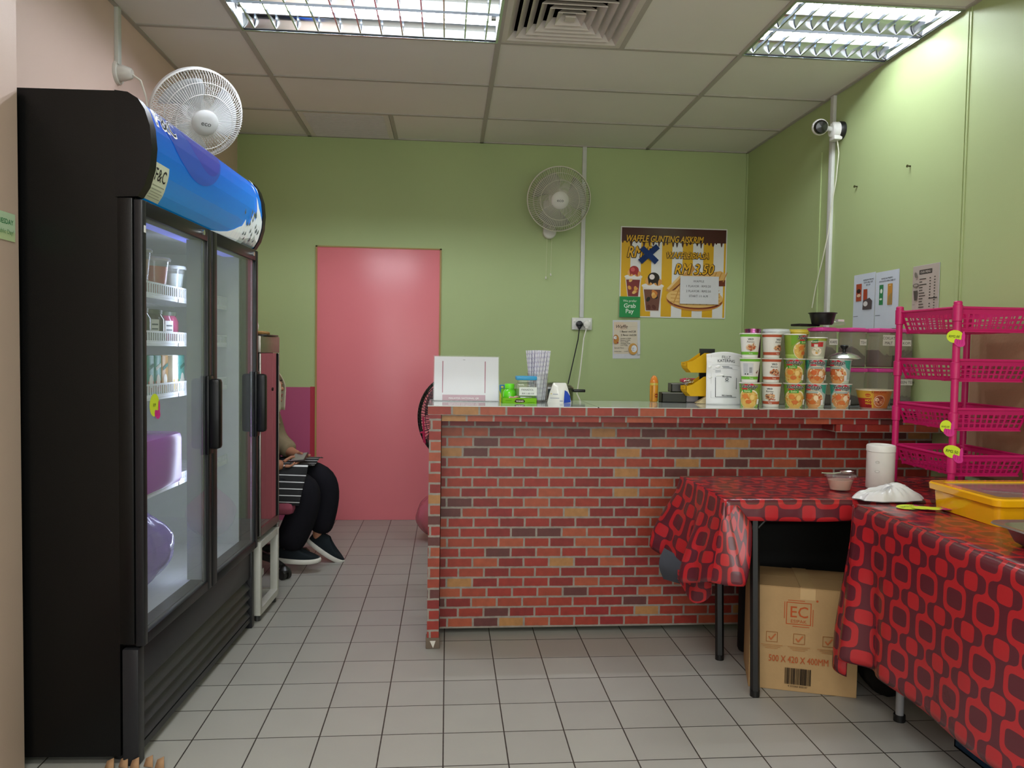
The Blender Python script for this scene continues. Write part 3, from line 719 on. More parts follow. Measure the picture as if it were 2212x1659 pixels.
m = MB(); pr = Print(.0004); pr.rect(.036, .03, .135, .34, '#d9dfc9'); vs, fs = text2d('F&C', .040, 'LEFT', 0, .01, 1.1); pr.l += 1; pr.it.append((pr.l, [(.047+a, .22+b_*3.2) for a, b_ in vs], fs, '#2b2b2b'))
for k in range(5): pr.rect(.046, .18-.03*k, .126-.012*(k % 2), .187-.03*k, '#9aa08c')
pr.sliced(YS); pr.to(m, lambda x, y, l: sgn(x, y, l+.001)); plab(m.build('sign_label', PAPER, t, smooth=0), 'small cream paper label on the blue sign')
m = MB(); m.bx((.0125, .013, 1.545), (.0135, .024, 1.565), '#e8e8e8'); m.build('door_tag', PAPER, t)
# wire shelves with front guards
SH = [(1.392, .042), (1.235, .038), (1.055, .042), (.735, .03)]
for z, gh in SH:
    for y0, y1 in ((.045, .565), (.575, FL-.045)):
        m = MB(); c = '#e6eaee'
        for k in range(15): m.cyl((-.54, y0+(y1-y0)*k/14, z), (-.11, y0+(y1-y0)*k/14, z), .0022, n=5, col=c)
        for x in (-.54, -.33, -.11): m.cyl((x, y0, z-.003), (x, y1, z-.003), .003, n=6, col=c)
        m.bx((-.112, y0, z-.012), (-.108, y1, z+.006), c); m.bx((-.112, y0, z+gh-.006), (-.108, y1, z+gh), c)
        nn = 30
        for k in range(nn+1): yy = y0+(y1-y0)*k/nn; m.bx((-.1115, yy-.003, z), (-.1085, yy+.003, z+gh), c)
        m.build('shelf', PLAS, t)

def inF(x, y, z): return FR @ Vector((x, y, z))
def tub(label, p, r0, r1, h, liq, lid, grp, cat='cup', name='drink_cup'):
    t_ = root(name, label, cat, inF(*p), 0, grp)
    m = MB(); m.lathe([(0, .001), (r0, .001), (r1, h), (r1-.0015, h), (r0-.002, .004), (0, .004)], n=28, col='#e6e6e6'); m.build('cup_wall', CLEAR, t_)
    m = MB(); m.lathe([(0, .004), (r0-.003, .004), (r0+(r1-r0)*.8-.003, h*.8), (0, h*.8)], n=24, col=liq); m.build('contents', PLAS, t_)
    m = MB(); m.lathe([(r1+.003, h-.006), (r1+.005, h+.001), (r1+.002, h+.006), (r1-.004, h+.004), (0, h+.005)], n=28, col=lid); m.build('lid', FLIM, t_)
    return t_
Z1 = SH[0][0]+.004
tub('lidded cup of pink drink in the middle of the fridge top shelf', (-.16, .49, Z1), .037, .05, .125, '#e0524c', '#e8e8ea', 'dessert cups in the fridge')
tub('lidded cup of brown drink left of the pink one on the fridge top shelf', (-.17, .365, Z1), .037, .05, .14, '#b8744e', '#d8d4cc', 'dessert cups in the fridge')
tub('lidded cup of pale grey dessert right of the pink one on the fridge top shelf', (-.15, .62, Z1), .033, .045, .11, '#b4bcba', '#cfd5d6', 'dessert cups in the fridge')
Z2 = SH[1][0]+.004
jl = ['left', 'middle', 'right']
for k, y in enumerate((.37, .485, .63)):
    t_ = root('glass_jar', 'dark preserve jar with a white label, %s of three on the second fridge shelf' % jl[k], 'jar', inF(-.17-.01*(k == 2), y, Z2), 0, 'dark jars in the fridge')
    c = ['#3c4038', '#3a3233', '#9c3b63'][k]
    m = MB(); m.lathe([(0, 0), (.042, 0), (.047, .01), (.047, .075), (.038, .092), (.036, .098)], n=28, col=c); m.build('jar_body', GLOSS, t_)
    m = MB(); m.lathe([(.039, .094), (.039, .108), (.034, .11), (0, .11)], n=28, col='#50564c'); m.build('lid', PLAS, t_)
    m = MB(); pr = Print(.0004); pr.rect(-.014, .03, .014, .075, '#e5e5e2', nx=4); pr.rect(-.01, .055, .01, .06, '#59606a', nx=3, keep=False); pr.rect(-.01, .04, .01, .044, '#59606a', nx=3)
    pr.to(m, lambda x, y_, l: ((.0472+l)*math.cos(x/.047-.9), (.0472+l)*math.sin(x/.047-.9), y_)); m.build('label_sticker', PAPER, t_)
Z3 = SH[2][0]+.004
cc = [('#ccd6c8', '#e9eee6', 'pale green'), ('#3d8f86', '#a84a3a', 'teal and red'), ('#4a9a90', '#b4503e', 'teal and rust'), ('#b98a4c', '#c79a58', 'plain amber'), ('#f0ede2', '#e3b93c', 'white and yellow'), ('#4fa59e', '#e9e6d8', 'teal and white')]
for k, (c1, c2, nm) in enumerate(cc):
    y = (.335, .393, .451, .509, .603, .661)[k]
    t_ = root('drink_carton', '%s drink carton on the third fridge shelf behind the round price sticker' % nm, 'carton', inF(-.15, y, Z3), R(-2.4), 'drink cartons in the fridge')
    m = MB(); m.box((0, 0, .066), (.04, .052, .132), c1, bev=.003); m.build('carton_body', PLAS, t_)
    m = MB(); pr = Print(.0004); pr.rect(-.022, .008, .022, .045, c2); pr.ell(0, .045, .015, .022, '#f2efe4'); pr.line(-.02, .085, .02, .1, .012, '#2f6f68' if k % 2 else '#d9dfd6')
    pr.to(m, lambda x, y_, l: (.0203+l, x, y_)); m.build('print', PAPER, t_, smooth=0)
# shrink wrapped purple multipack and bags lower down
t_ = root('multipack', 'shrink-wrapped purple drinks multipack on the lower fridge shelf', 'pack', inF(-.2, .38, SH[3][0]+.006), R(-2.4))
m = MB()
for i in range(3):
    for j in range(5):
        m.lathe([(0, 0), (.031, .004), (.033, .02), (.036, .14), (.026, .165), (0, .17)], c=(-.075+.075*i, -.136+.068*j, 0), n=16, col='#c63cc8')
m.build('bottles', GLOSS, t_)
m = MB(); m.box((0, 0, .09), (.235, .34, .182), '#c86ad8', bev=.02); m.build('film', glassmat('shrink_film', (.95, .5, .98, 1), .25, .8, .8, (.5, .04, .6, 1)), t_)
t_ = root('plastic_bag', 'knotted bag of violet drink packets at the bottom of the fridge', 'bag', inF(-.22, .44, .377), 0)
m = MB()
def bagf(cx, cy, rx, ry, h_, seed, knot=.02):
    rn = random.Random(seed); ph = [rn.uniform(0, 6.28) for _ in range(4)]
    def fn(u, v):
        a = u*2*PI; prf = math.sin(min(1, v*1.15)*PI*.93)**.6 if v < .86 else .35*(1-v)/.14+.1
        k = 1+.07*math.sin(3*a+ph[0]+4*v)+.05*math.sin(7*a+ph[1]-6*v)+.03*math.sin(13*a+ph[2]+9*v)
        return (cx+rx*k*prf*math.cos(a), cy+ry*k*prf*math.sin(a), h_*v)
    return fn
m.grid(bagf(0, 0, .13, .15, .3, 5), 48, 22, '#8d74c4'); m.build('bag_film', WRAP, t_)
t_ = root('plastic_bag', 'pale frosted bag of ice lying at the left of the fridge floor', 'bag', inF(-.2, .165, .377), 0)
m = MB(); m.grid(bagf(0, 0, .1, .1, .16, 8), 40, 18, '#cfdae4'); m.build('bag_film', WRAP, t_)
# round price sticker on the door glass
def burst(label, cat, o, U, V, rx, ry, txt, name='price_sticker', group='neon price stickers', th=.001, fs_=.022):
    m = MB(); pr = Print(.0004); pr.ell(0, 0, rx, ry, '#cde03a', 36)
    hx, hy = rx*.55, -ry*.62; hc_ = '#d0358c'
    for k in range(4): pr.ell(hx-.012+.0085*k, hy-.004-.001*k, .0065, .011, '#7c1c52' if k < 0 else hc_, 14, keep=k > 0)
    pr.ell(hx+.012, hy+.012, .0062, .022, hc_, 16); pr.ell(hx+.003, hy-.01, .017, .012, hc_, 18)
    for k in range(3): pr.rect(hx-.009+.0085*k, hy-.012, hx-.0083+.0085*k, hy+.004, '#7c1c52', keep=k > 0)
    if txt: pr.text(txt, -rx*.12, -.004, fs_, '#3d5a1e', shear=.15)
    fn = plane(o, U, V); pr.to(m, fn)
    return tag(m.build(name, PAPER, solid=0, smooth=0), label, cat, group)
o_ = inF(.0055, .095, 1.047); U_ = (FR.to_3x3() @ Vector((0, 1, 0)))
burst('round neon price sticker on the left glass door of the fridge', 'sticker', o_, U_, UZ, .034, .034, 'RM', fs_=.014)
m = MB(); rn = random.Random(2)
for k in range(5):
    x, y = -.97+.035*k, 2.235+.01*(k % 2); m.add([(x, y, .003), (x+.03, y-.01, .004), (x+.022, y+.012, .03), (x+.004, y+.01, .022)], [(0, 1, 2, 3)], '#9c7a5c')
tag(m.build('cardboard_scrap', CARD, solid=.002), 'torn brown cardboard scrap sticking out under the fridge corner', 'cardboard')

# ================================================================== SECOND CHILLER
t = root('chiller_cabinet', 'low dark-glass chiller on an open white base beyond the black fridge', 'chiller', (-.815, 3.425, 0), R(-2.4))
CL = .315
m = MB(); c = '#8d8984'
m.bx((-.5, 0, .38), (-.03, .012, 1.27), c); m.bx((-.5, CL-.012, .38), (-.03, CL, 1.27), c); m.bx((-.5, 0, 1.2), (-.0, CL, 1.275), '#a39d96', bev=.004); m.bx((-.5, 0, .36), (-.03, CL, .385), c); m.bx((-.5, 0, .38), (-.49, CL, 1.27), c)
m.build('cabinet_body', STEEL, t)
m = MB(); m.bx((-.48, .014, .39), (-.06, CL-.014, 1.195), '#2c2927'); m.build('dark_interior', MATT, t)
m = MB(); c = '#8f8c88'
m.bx((-.028, .0, .385), (0, .012, 1.198), c, bev=.002); m.bx((-.028, CL-.012, .36), (0, CL, 1.198), c, bev=.002); m.bx((-.028, .012, .385), (0, CL-.012, .42), c); d_ = m.build('door', METAL, t)
m = MB(); m.bx((-.02, CL-.02, .42), (-.001, CL-.0125, 1.195), '#0f0f10'); m.build('seal', MATT, d_)
m = MB(); m.add([(-.006, .01, .415), (-.006, CL-.02, .415), (-.006, CL-.02, 1.198), (-.006, .01, 1.198)], [(0, 1, 2, 3)]); m.build('glass', glassmat('dark_glass', (.45, .43, .42, 1), 0, 2.1, .1, (.3, .2, .2, 1)), d_, smooth=0)
m = MB(); m.cyl((-.006, .215, 1.03), (-.003, .215, 1.03), .008, n=14, col='#2a0d0d'); m.build('keyhole', MATT, d_)
m = MB(); c = '#b9b8b2'
for y in (0, CL-.028):
    m.bx((-.035, y, .03), (0, y+.028, .36), c, bev=.002); m.bx((-.5, y, .03), (-.465, y+.028, .36), c)
for z in (.03, .33):
    m.bx((-.035, .028, z), (0, CL-.028, z+.03), c); m.bx((-.465, 0, z), (-.035, .02, z+.03), c); m.bx((-.465, CL-.02, z), (-.035, CL, z+.03), c)
m.build('base_frame', PLAS, t)
m = MB(); m.bx((-.2, .06, .035), (-.1, .2, .3), '#8b8a84', bev=.004); m.bx((-.14, .1, .14), (-.06, .27, .17), '#b9b8b2'); m.bx((-.46, .03, .035), (-.22, .28, .2), '#1e1e1e', bev=.02); m.build('compressor_bay', PLAS, t)
m = MB()
for y in (.03, CL-.03):
    for x in (-.02, -.46): m = MB(); m.cyl((x, y, 0), (x, y, .032), .014, n=10, col='#333'); m.build('foot', PLAS, t)
top = Matrix.Translation((-.815, 3.425, 0)) @ Matrix.Rotation(R(-2.4), 4, 'Z')
t = root('food_pouch', 'flat brown pouch with a white knob end lying on the low chiller', 'pouch', top @ Vector((-.07, .13, 1.276)))
m = MB(); m.box((0, 0, .013), (.12, .13, .016), '#a07a4c', bev=.006); m.build('pouch', CARD, t)
m = MB(); m.lathe([(0, .055), (.012, .05), (.016, .035), (.014, .018), (0, .016)][::-1], c=(.02, -.05, .01), n=16, col='#eceae4'); m.build('cap', PLAS, t)
m = MB(); m.box((0, 0, .003), (.2, .23, .006), '#23211f', bev=.002); o = m.build('tray_mat', PLAS); o.location = top @ Vector((-.09, .155, 1.276)); tag(o, 'thin black mat under the brown pouch on the low chiller', 'mat')

# ================================================================== SEATED PERSON
def skinned(name, nodes, edges, mat, parent, col, sub=2, rootn=0, post=None):
    me = bpy.data.meshes.new('sk'); me.from_pydata([n[0] for n in nodes], edges, [])
    ob = bpy.data.objects.new('sk', me); COL.objects.link(ob)
    bm = bmesh.new(); bm.from_mesh(me); sl = bm.verts.layers.skin.verify(); bm.verts.ensure_lookup_table()
    for i, n in enumerate(nodes):
        r = n[1]; r = (r, r) if not isinstance(r, (tuple, list)) else r
        bm.verts[i][sl].radius = r; bm.verts[i][sl].use_root = (i == rootn)
    bm.to_mesh(me); bm.free()
    md = ob.modifiers.new('s', 'SKIN'); md.use_smooth_shade = True
    ms = ob.modifiers.new('u', 'SUBSURF'); ms.levels = sub; ms.render_levels = sub
    dg = bpy.context.evaluated_depsgraph_get(); ev = ob.evaluated_get(dg)
    me2 = bpy.data.meshes.new_from_object(ev, depsgraph=dg); bpy.data.objects.remove(ob); bpy.data.meshes.remove(me)
    me2.name = name; me2.materials.clear(); me2.materials.append(mat)
    if post:
        for v in me2.vertices: v.co = post(v.co)
    ca = me2.color_attributes.new('Col', 'FLOAT_COLOR', 'CORNER'); ca.data.foreach_set('color', list(lin(col))*len(me2.loops))
    me2.polygons.foreach_set('use_smooth', [True]*len(me2.polygons)); me2.update()
    o = bpy.data.objects.new(name, me2); COL.objects.link(o)
    if parent: o.parent = parent
    return o
def join_into(o, o2):
    bm = bmesh.new(); bm.from_mesh(o.data); bm.from_mesh(o2.data); bm.to_mesh(o.data); bm.free()
    m2 = o2.data; bpy.data.objects.remove(o2); bpy.data.meshes.remove(m2)
SK = '#a9745a'
PB = Vector((-1.08, 4.30, 0))
person = root('person', 'seated person in cream headscarf and black striped apron looking down at a phone', 'person', PB)
def L(x, y, z): return Vector((x, y, z))-PB
NR, FR_ = 4.20, 4.42    # near (right) leg line, far (left) leg line
nodes = [(L(-1.10, 4.31, .50), .12), (L(-1.12, 4.31, .66), .115), (L(-1.08, 4.31, .80), .125), (L(-1.04, 4.31, .885), .09), (L(-1.015, 4.31, .93), .048),
         (L(-.985, 4.31, .965), (.062, .058)), (L(-.985, 4.31, 1.03), (.082, .075)), (L(-.99, 4.31, 1.085), .05),
         # right leg
         (L(-1.08, NR+.01, .50), .07), (L(-.90, NR, .50), .06), (L(-.72, NR, .485), .042), (L(-.78, NR, .30), .04), (L(-.865, NR, .13), .03), (L(-.82, NR, .085), .026), (L(-.76, NR, .075), .02),
         # left leg
         (L(-1.08, FR_-.01, .50), .07), (L(-.88, FR_, .515), .06), (L(-.69, FR_, .505), .042), (L(-.69, FR_, .32), .04), (L(-.735, FR_, .15), .03), (L(-.71, FR_, .085), .026), (L(-.68, FR_, .05), .018),
         # right arm
         (L(-1.06, 4.16, .85), .056), (L(-1.10, 4.10, .64), .046), (L(-.955, 4.12, .60), .036), (L(-.90, 4.14, .597), .03), (L(-.865, 4.155, .597), (.032, .02)),
         # left arm
         (L(-1.03, 4.45, .85), .056), (L(-.985, 4.47, .69), .044), (L(-.895, 4.41, .64), .032), (L(-.85, 4.375, .625), .026), (L(-.82, 4.35, .62), (.03, .018))]
ed = [(0, 1), (1, 2), (2, 3), (3, 4), (4, 5), (5, 6), (6, 7), (0, 8), (8, 9), (9, 10), (10, 11), (11, 12), (12, 13), (13, 14), (0, 15), (15, 16), (16, 17), (17, 18), (18, 19), (19, 20), (20, 21),
      (2, 22), (22, 23), (23, 24), (24, 25), (25, 26), (2, 27), (27, 28), (28, 29), (29, 30), (30, 31)]
body = skinned('body', nodes, ed, SKIN, person, SK)
def finger(base, dirs, r=.0085):
    pts = [Vector(base)]; 
    for d_ in dirs: pts.append(pts[-1]+Vector(d_))
    return skinned('f', [(p, r*(1-.1*i)) for i, p in enumerate(pts)], [(i, i+1) for i in range(len(pts)-1)], SKIN, None, SK, sub=1)
# right hand (near): fingers run forward (+x) under the phone and curl up, thumb over it
for k, (dy, s_) in enumerate(((.022, .95), (.007, 1.05), (-.008, 1.0), (-.022, .8))):
    join_into(body, finger(L(-.862, 4.158+dy, .592), [(.032*s_, .006, -.002), (.022*s_, .008, .008), (.014*s_, .006, .014)]))
join_into(body, finger(L(-.875, 4.182, .607), [(.018, .014, .014), (.022, .008, .012), (.018, 0, .002)], .0105))
for k, (dy, s_) in enumerate(((.02, .9), (.006, 1.05), (-.008, 1.0), (-.021, .8))):
    join_into(body, finger(L(-.82, 4.35+dy, .615), [(.03*s_, -.014, .0), (.02*s_, -.014, .004), (.012*s_, -.01, .01)]))
join_into(body, finger(L(-.835, 4.325, .627), [(.014, -.02, .01), (.018, -.02, .006), (.014, -.014, -.004)], .0105))
# face: nose, lips, brow, eyes, ears sit on the head of the same surface
fc = MB(); H0 = L(-.985, 4.31, 1.01)
fc.ball(H0+Vector((.072, 0, -.014)), (.013, .010, .013), SK, 12); fc.ball(H0+Vector((.066, 0, .004)), (.009, .007, .026), SK, 12)
fc.ball(H0+Vector((.068, 0, -.045)), (.012, .02, .006), '#8e5048', 12); fc.ball(H0+Vector((.066, 0, -.055)), (.012, .018, .006), '#96564c', 12); fc.ball(H0+Vector((.056, 0, -.078)), (.02, .024, .014), SK, 12)
for s_ in (-1, 1):
    fc.ball(H0+Vector((.064, .028*s_, .012)), (.01, .014, .007), '#7a5240', 12); fc.ball(H0+Vector((.0, .076*s_, 0)), (.014, .006, .026), SK, 10)
    fc.tube([H0+Vector((.066, .014*s_, .03)), H0+Vector((.068, .03*s_, .034)), H0+Vector((.056, .045*s_, .028))], .0035, 6, '#2b1d18')
fo = fc.build('face', SKIN, None); join_into(body, fo)
body.data.polygons.foreach_set('use_smooth', [True]*len(body.data.polygons))

# trousers
KB = '#17161b'
tn = [(L(-1.10, 4.31, .50), .135), (L(-1.08, NR+.02, .49), .10), (L(-.90, NR, .505), .096), (L(-.735, NR, .478), .088), (L(-.76, NR, .36), .092), (L(-.82, NR, .22), .092), (L(-.862, NR, .12), .085),
      (L(-1.08, FR_-.02, .50), .10), (L(-.88, FR_, .52), .096), (L(-.70, FR_, .50), .088), (L(-.675, FR_, .40), .086), (L(-.70, FR_, .25), .078), (L(-.722, FR_, .155), .07)]
te = [(0, 1), (1, 2), (2, 3), (3, 4), (4, 5), (5, 6), (0, 7), (7, 8), (8, 9), (9, 10), (10, 11), (11, 12)]
skinned('trousers', tn, te, CLOTHM, person, KB)
# khaki top
KH = '#8a7a62'
sn = [(L(-1.11, 4.31, .56), .135), (L(-1.12, 4.31, .66), .13), (L(-1.08, 4.31, .80), .135), (L(-1.04, 4.31, .88), .095), (L(-1.06, 4.15, .85), .07), (L(-1.10, 4.09, .65), .06), (L(-.99, 4.11, .615), .05),
      (L(-1.02, 4.46, .85), .072), (L(-.98, 4.48, .69), .068), (L(-.905, 4.425, .65), .056), (L(-.875, 4.40, .637), .05)]
skinned('top', sn, [(0, 1), (1, 2), (2, 3), (2, 4), (4, 5), (5, 6), (2, 7), (7, 8), (8, 9), (9, 10)], CLOTHM, person, KH)
# headscarf: hood around the face and a drape on the chest
hs = MB()
def hood(u, v):
    a = R(38)+u*(2*PI-R(76)); rr = (.1-.008*v)*(1+.02*math.sin(9*a))
    k = [.2, .7, .98, 1, .97, .92, 1.0][min(6, int(v*6))]
    z = 1.125-.25*v
    k = math.sin(min(1, .12+v*1.5)*PI/2)
    return H0+Vector((rr*k*math.cos(a)*1.05+.006*(1-v), rr*k*math.sin(a), z-1.01))
hs.grid(hood, 28, 14, '#cdc2aa')
def drape(u, v):
    a = u*2*PI; rr = .058+.075*v**.8+.006*math.sin(6*a+v*5)
    return L(-1.02, 4.31, .93)+Vector((rr*math.cos(a)*.9-.03*v, rr*1.15*math.sin(a), -.15*v+.02))
hs.grid(drape, 36, 8, '#c9bea6'); hs.build('headscarf', CLOTHM, person, smooth=80, solid=.004)
# striped apron: bib on the chest, skirt over the lap
m_, nt, b = newmat('striped_apron'); uv = N(nt, 'ShaderNodeUVMap', uv_map='UVMap'); x, y, z = sepxyz(nt, uv.outputs[0])
f = mathn(nt, 'FRACT', mathn(nt, 'DIVIDE', x, .036)); st = mathn(nt, 'LESS_THAN', f, .13)
nt.links.new(mixc(nt, st, lin('#141316'), lin('#d8d8da')), b.inputs['Base Color']); b.inputs['Roughness'].default_value = .9
APR = m_
ap = MB()
def skirt(u, v):     # u across the lap from near (hanging) to far, v along the thigh
    yy = 4.085+.42*u; x_ = -1.13+.385*v+.03*u
    z_ = .588+.012*math.sin(u*PI*3)-.004*v
    if u < .16: k = (.16-u)/.16; yy = 4.15-.055*math.sin(k*PI/2); z_ = .585-.185*k-.012*v; x_ += .0-.03*k*v
    return L(x_, yy, z_)
ap.grid(skirt, 40, 14, WHITE, uvf=lambda u, v: ((u-.16)*.42 if u > .16 else (u-.16)*1.22, v*.4))
def bib(u, v):
    a = (u-.5)*2.2; rr = .137
    return L(-1.11+.03*min(1, v*1.5)+rr*math.cos(a), 4.31+rr*math.sin(a), .59+.27*v)
ap.grid(bib, 20, 10, WHITE, uvf=lambda u, v: (u*.3+.01*math.sin(v*7), v*.3)); ap.build('apron', APR, person, smooth=80, solid=.003)
# shoes
def shoe(c, pitch, name='shoe', yawd=0):
    M_ = Matrix.Translation(L(*c)) @ Matrix.Rotation(R(yawd), 4, 'Z') @ Matrix.Rotation(R(pitch), 4, 'Y')
    up = MB()
    def fn(u, v):
        a = u*2*PI; k = v
        ln = .118*(1-.04*k) ; wd = .043
        x_ = ln*math.cos(a); y_ = wd*math.sin(a)*(1-.18*math.cos(a-PI)*1)
        hgt = (.078 if x_ < -.03 else .078-.05*min(1, (x_+.03)/.14))
        sh = 1-.75*max(0, k-.35)/.65
        return (x_*sh-.02*(1-sh), y_*sh, .022+hgt*math.sin(min(1, k*1.1)*PI/2))
    up.grid(fn, 32, 10, '#1d2226'); up.xf(M_); o1 = up.build('shoe', CLOTHM, person, smooth=70)
    so = MB()
    def fs(u, v):
        a = u*2*PI; ln = .124; wd = .046; e = [(.92, 0), (1.0, .006), (1.01, .018), (.98, .026), (.9, .027)][min(4, int(v*4+.001))]
        return (ln*e[0]*math.cos(a), wd*e[0]*math.sin(a)*(1+.16*math.cos(a)), e[1]+(.006*max(0, math.cos(a))**3))
    so.grid(fs, 32, 4, '#cfccc4'); so.add([(.114*math.cos(2*PI*k/32), .043*math.sin(2*PI*k/32)*(1+.16*math.cos(2*PI*k/32)), .001) for k in range(32)], [tuple(range(32))[::-1]], '#b9b6ae')
    so.xf(M_); so.build('sole', PLAS, o1, smooth=60)
shoe((-.80, NR, .055), 3); shoe((-.695, FR_, .045), 34)
t = root('phone', 'dark phone held in the seated person\'s hands', 'phone', (-.80, 4.235, .625))
m = MB(); m.box((0, 0, 0), (.076, .15, .009), '#26181c', bev=.003, rx=.15, ry=-.12); m.build('case', PLAS, t)
m = MB(); m.box((-.001, 0, .0052), (.068, .136, .001), '#8a8088', rx=.15, ry=-.12); m.build('screen', GLOSS, t)

# office chair
t = root('office_chair', 'office chair with a maroon seat and black caster base under the seated person', 'chair', (-1.09, 4.29, 0))
m = MB(); m.box((.06, 0, .372), (.46, .42, .072), '#8a4655', bev=.03); m.build('seat', CLOTHM, t)
m = MB(); m.lathe([(.04, .3), (.19, .345), (.2, .35), (.2, .338), (.05, .28)], n=32, col='#6f737a'); m.build('seat_shell', PLAS, t)
m = MB(); m.cyl((0, 0, .09), (0, 0, .31), .026, n=16, col='#2a2a2a'); m.build('gas_column', PLAS, t)
m = MB(); m.box((-.235, 0, .72), (.05, .38, .42), '#1d1c1f', bev=.02); m.build('backrest', CLOTHM, t)
m = MB(); m.tube([(-.1, 0, .34), (-.22, 0, .38), (-.262, 0, .6)], .014, 8, '#222'); m.build('back_bar', PLAS, t)
for k in range(5):
    a = R(-41)+2*PI*k/5; d_ = Vector((math.cos(a), math.sin(a), 0))
    m = MB(); m.tube([d_*.02+Vector((0, 0, .1)), d_*.2+Vector((0, 0, .09)), d_*.31+Vector((0, 0, .065))], [.03, .022, .016], 10, '#1d1c1b'); lg = m.build('leg', PLAS, t)
    p_ = Vector((-d_.y, d_.x, 0)); m = MB(); c_ = d_*.325+Vector((0, 0, .028))
    for s_ in (-1, 1): m.cyl(c_+p_*.006*s_, c_+p_*.024*s_, .028, n=20, col='#22201e')
    m.lathe([(.03, .0), (.03, .012), (.012, .03), (0, .03)], c=c_+Vector((0, 0, .012)), n=14, col='#1b1a19'); m.build('caster', PLAS, lg)

# ================================================================== BRICK-PAPERED COUNTER
CY0 = 3.095; CT = 1.0; CX0 = -.072
t = root('service_counter', 'waist-high service counter wrapped in printed brick paper with a pale glossy top', 'counter', (0, 0, 0))
m = MB(); m.bx((-.02, 3.245, .028), (XR-.002, 3.262, .962)); m.bx((-.07, 3.262, .06), (-.055, 3.50, .962)); m.build('front_panel', BRICK, t, smooth=0)
m = MB(); m.bx((-.070, CY0, .0), (-.022, 3.262, .962)); m.build('end_post', BRICK, t, smooth=0)
m = MB(); m.bx((-.0745, CY0-.004, 0), (-.0175, CY0+.05, .045), '#6a5d52', bev=.003); pr = Print(.0004); pr.poly([(-.012, .034), (.012, .034), (.002, .004)], '#cfcbc4'); pr.to(m, plane((-.046, CY0-.0045, 0), UX, UZ)); m.build('post_foot', MATT, t)
m = MB(); m.bx((CX0-.034, CY0, -.0095), (XR-.032, 3.50, .025)); m.build('edge_band', BRICK, t, smooth=0).location = (.03, 0, .9715)
m = MB(); m.bx((-.02, CY0+.02, .004), (XR-.002, 3.25, .030)); m.build('under_lip', BRICK, t, smooth=0).location = (0, 0, .931)
m = MB(); m.bx((1.66, 3.12, .90), (XR-.01, 3.244, .934)); m.build('under_shelf', BRICK, t, smooth=0)
m = MB(); m.bx((CX0-.005, CY0-.002, .9965), (XR-.002, 3.505, CT), '#b9bdb8')
for x in (.62, 1.3, 1.95): m.bx((x, CY0-.002, .9966), (x+.006, 3.505, CT+.0003), '#7d7a74')
m.build('countertop', colmat('glossy_tile_top', .1, coat=.6, var=.08, vscale=6), t)
m = MB(); m.bx((-.055, 3.48, .05), (XR-.01, 3.495, .96), '#4c3a34'); m.build('back_board', MATT, t)

# acrylic sign holder with a payment poster (code itself left blank)
A = Vector((-.062, 3.375, CT))
t = root('sign_holder', 'clear acrylic counter sign with a white payment sheet and two maroon bars', 'sign', A, R(-1))
m = MB(); m.box((.147, .015, .1), (.292, .004, .204), '#dfe3e6', rx=R(-7)); m.bx((0, -.03, 0), (.29, .06, .004), '#dfe3e6'); m.build('holder', CLEAR, t)
m = MB(); pr = Print(.0004); pr.rect(-.142, 0, .142, .196, '#e4e3ea'); pr.rect(-.107, .035, -.103, .176, '#a04a68'); pr.rect(.081, .035, .085, .176, '#a04a68', keep=True)
pr.rect(-.105, .002, .085, .026, '#b98597'); pr.text('MALAYSIA NATIONAL QR', -.01, .007, .0115, '#f0eaee', bold=.01); pr.rect(-.016, .181, -.006, .183, '#8a8a90')
pr.to(m, plane((.147, .004, .002), UX, (0, .12, 1))); m.build('sheet', LAMI, t, smooth=0)

# candy display tray with jars
t = root('display_tray', 'open lime-green cardboard counter tray in front of the blue-lidded jar', 'tray', (.312, 3.30, CT), R(-1))
m = MB(); c = '#78b828'; m.bx((-.075, -.04, 0), (.075, .04, .004), c); m.bx((-.075, -.042, 0), (.075, -.039, .024), c); m.bx((-.075, .039, 0), (.075, .042, .06), c); m.bx((-.075, -.042, 0), (-.072, .042, .024), c); m.bx((.072, -.042, 0), (.075, .042, .024), c)
pr = Print(.0004); pr.poly([(-.022, .008), (-.016, .004), (.018, .004), (.024, .009), (.018, .018), (-.016, .018)], '#3c2b24'); pr.text('WANG', .001, .007, .010, '#f2efe2', bold=.02); pr.rect(-.06, .012, -.034, .014, '#4e8a1e'); pr.rect(.034, .005, .066, .0065, '#4e8a1e')
pr.to(m, plane((0, -.0425, 0), UX, UZ)); m.build('tray_body', CARD, t, smooth=0)
t = root('pill_box', 'small blue and yellow carton behind the green bottle', 'box', (.262, 3.372, CT), 0)
m = MB(); m.box((0, 0, .0375), (.06, .02, .075), '#3f7fa8', bev=.001); pr = Print(.0004); pr.poly([(-.03, 0), (-.008, 0), (-.022, .03), (-.03, .05)], '#dccf4a'); pr.ell(-.018, .066, .006, .004, '#e2d850'); pr.to(m, plane((0, -.0103, 0), UX, UZ)); m.build('carton', PAPER, t, smooth=0)
t = root('candy_bottle', 'small bright green plastic bottle standing in the lime tray', 'bottle', (.272, 3.312, CT+.0045))
m = MB(); m.lathe([(0, 0), (.027, .001), (.029, .006), (.029, .042), (.024, .05), (.019, .055), (.0185, .06)], n=28, col='#5fd21e'); m.build('bottle', GLOSS, t)
m = MB(); m.lathe([(.0205, .058), (.0215, .062), (.0215, .075), (.02, .078), (0, .078)], n=28, col='#6be02a'); m.build('cap', PLAS, t)
t = root('candy_pack', 'small shiny sweet wrapper lying in front of the green bottle', 'sweet', (.285, 3.272, CT+.0045))
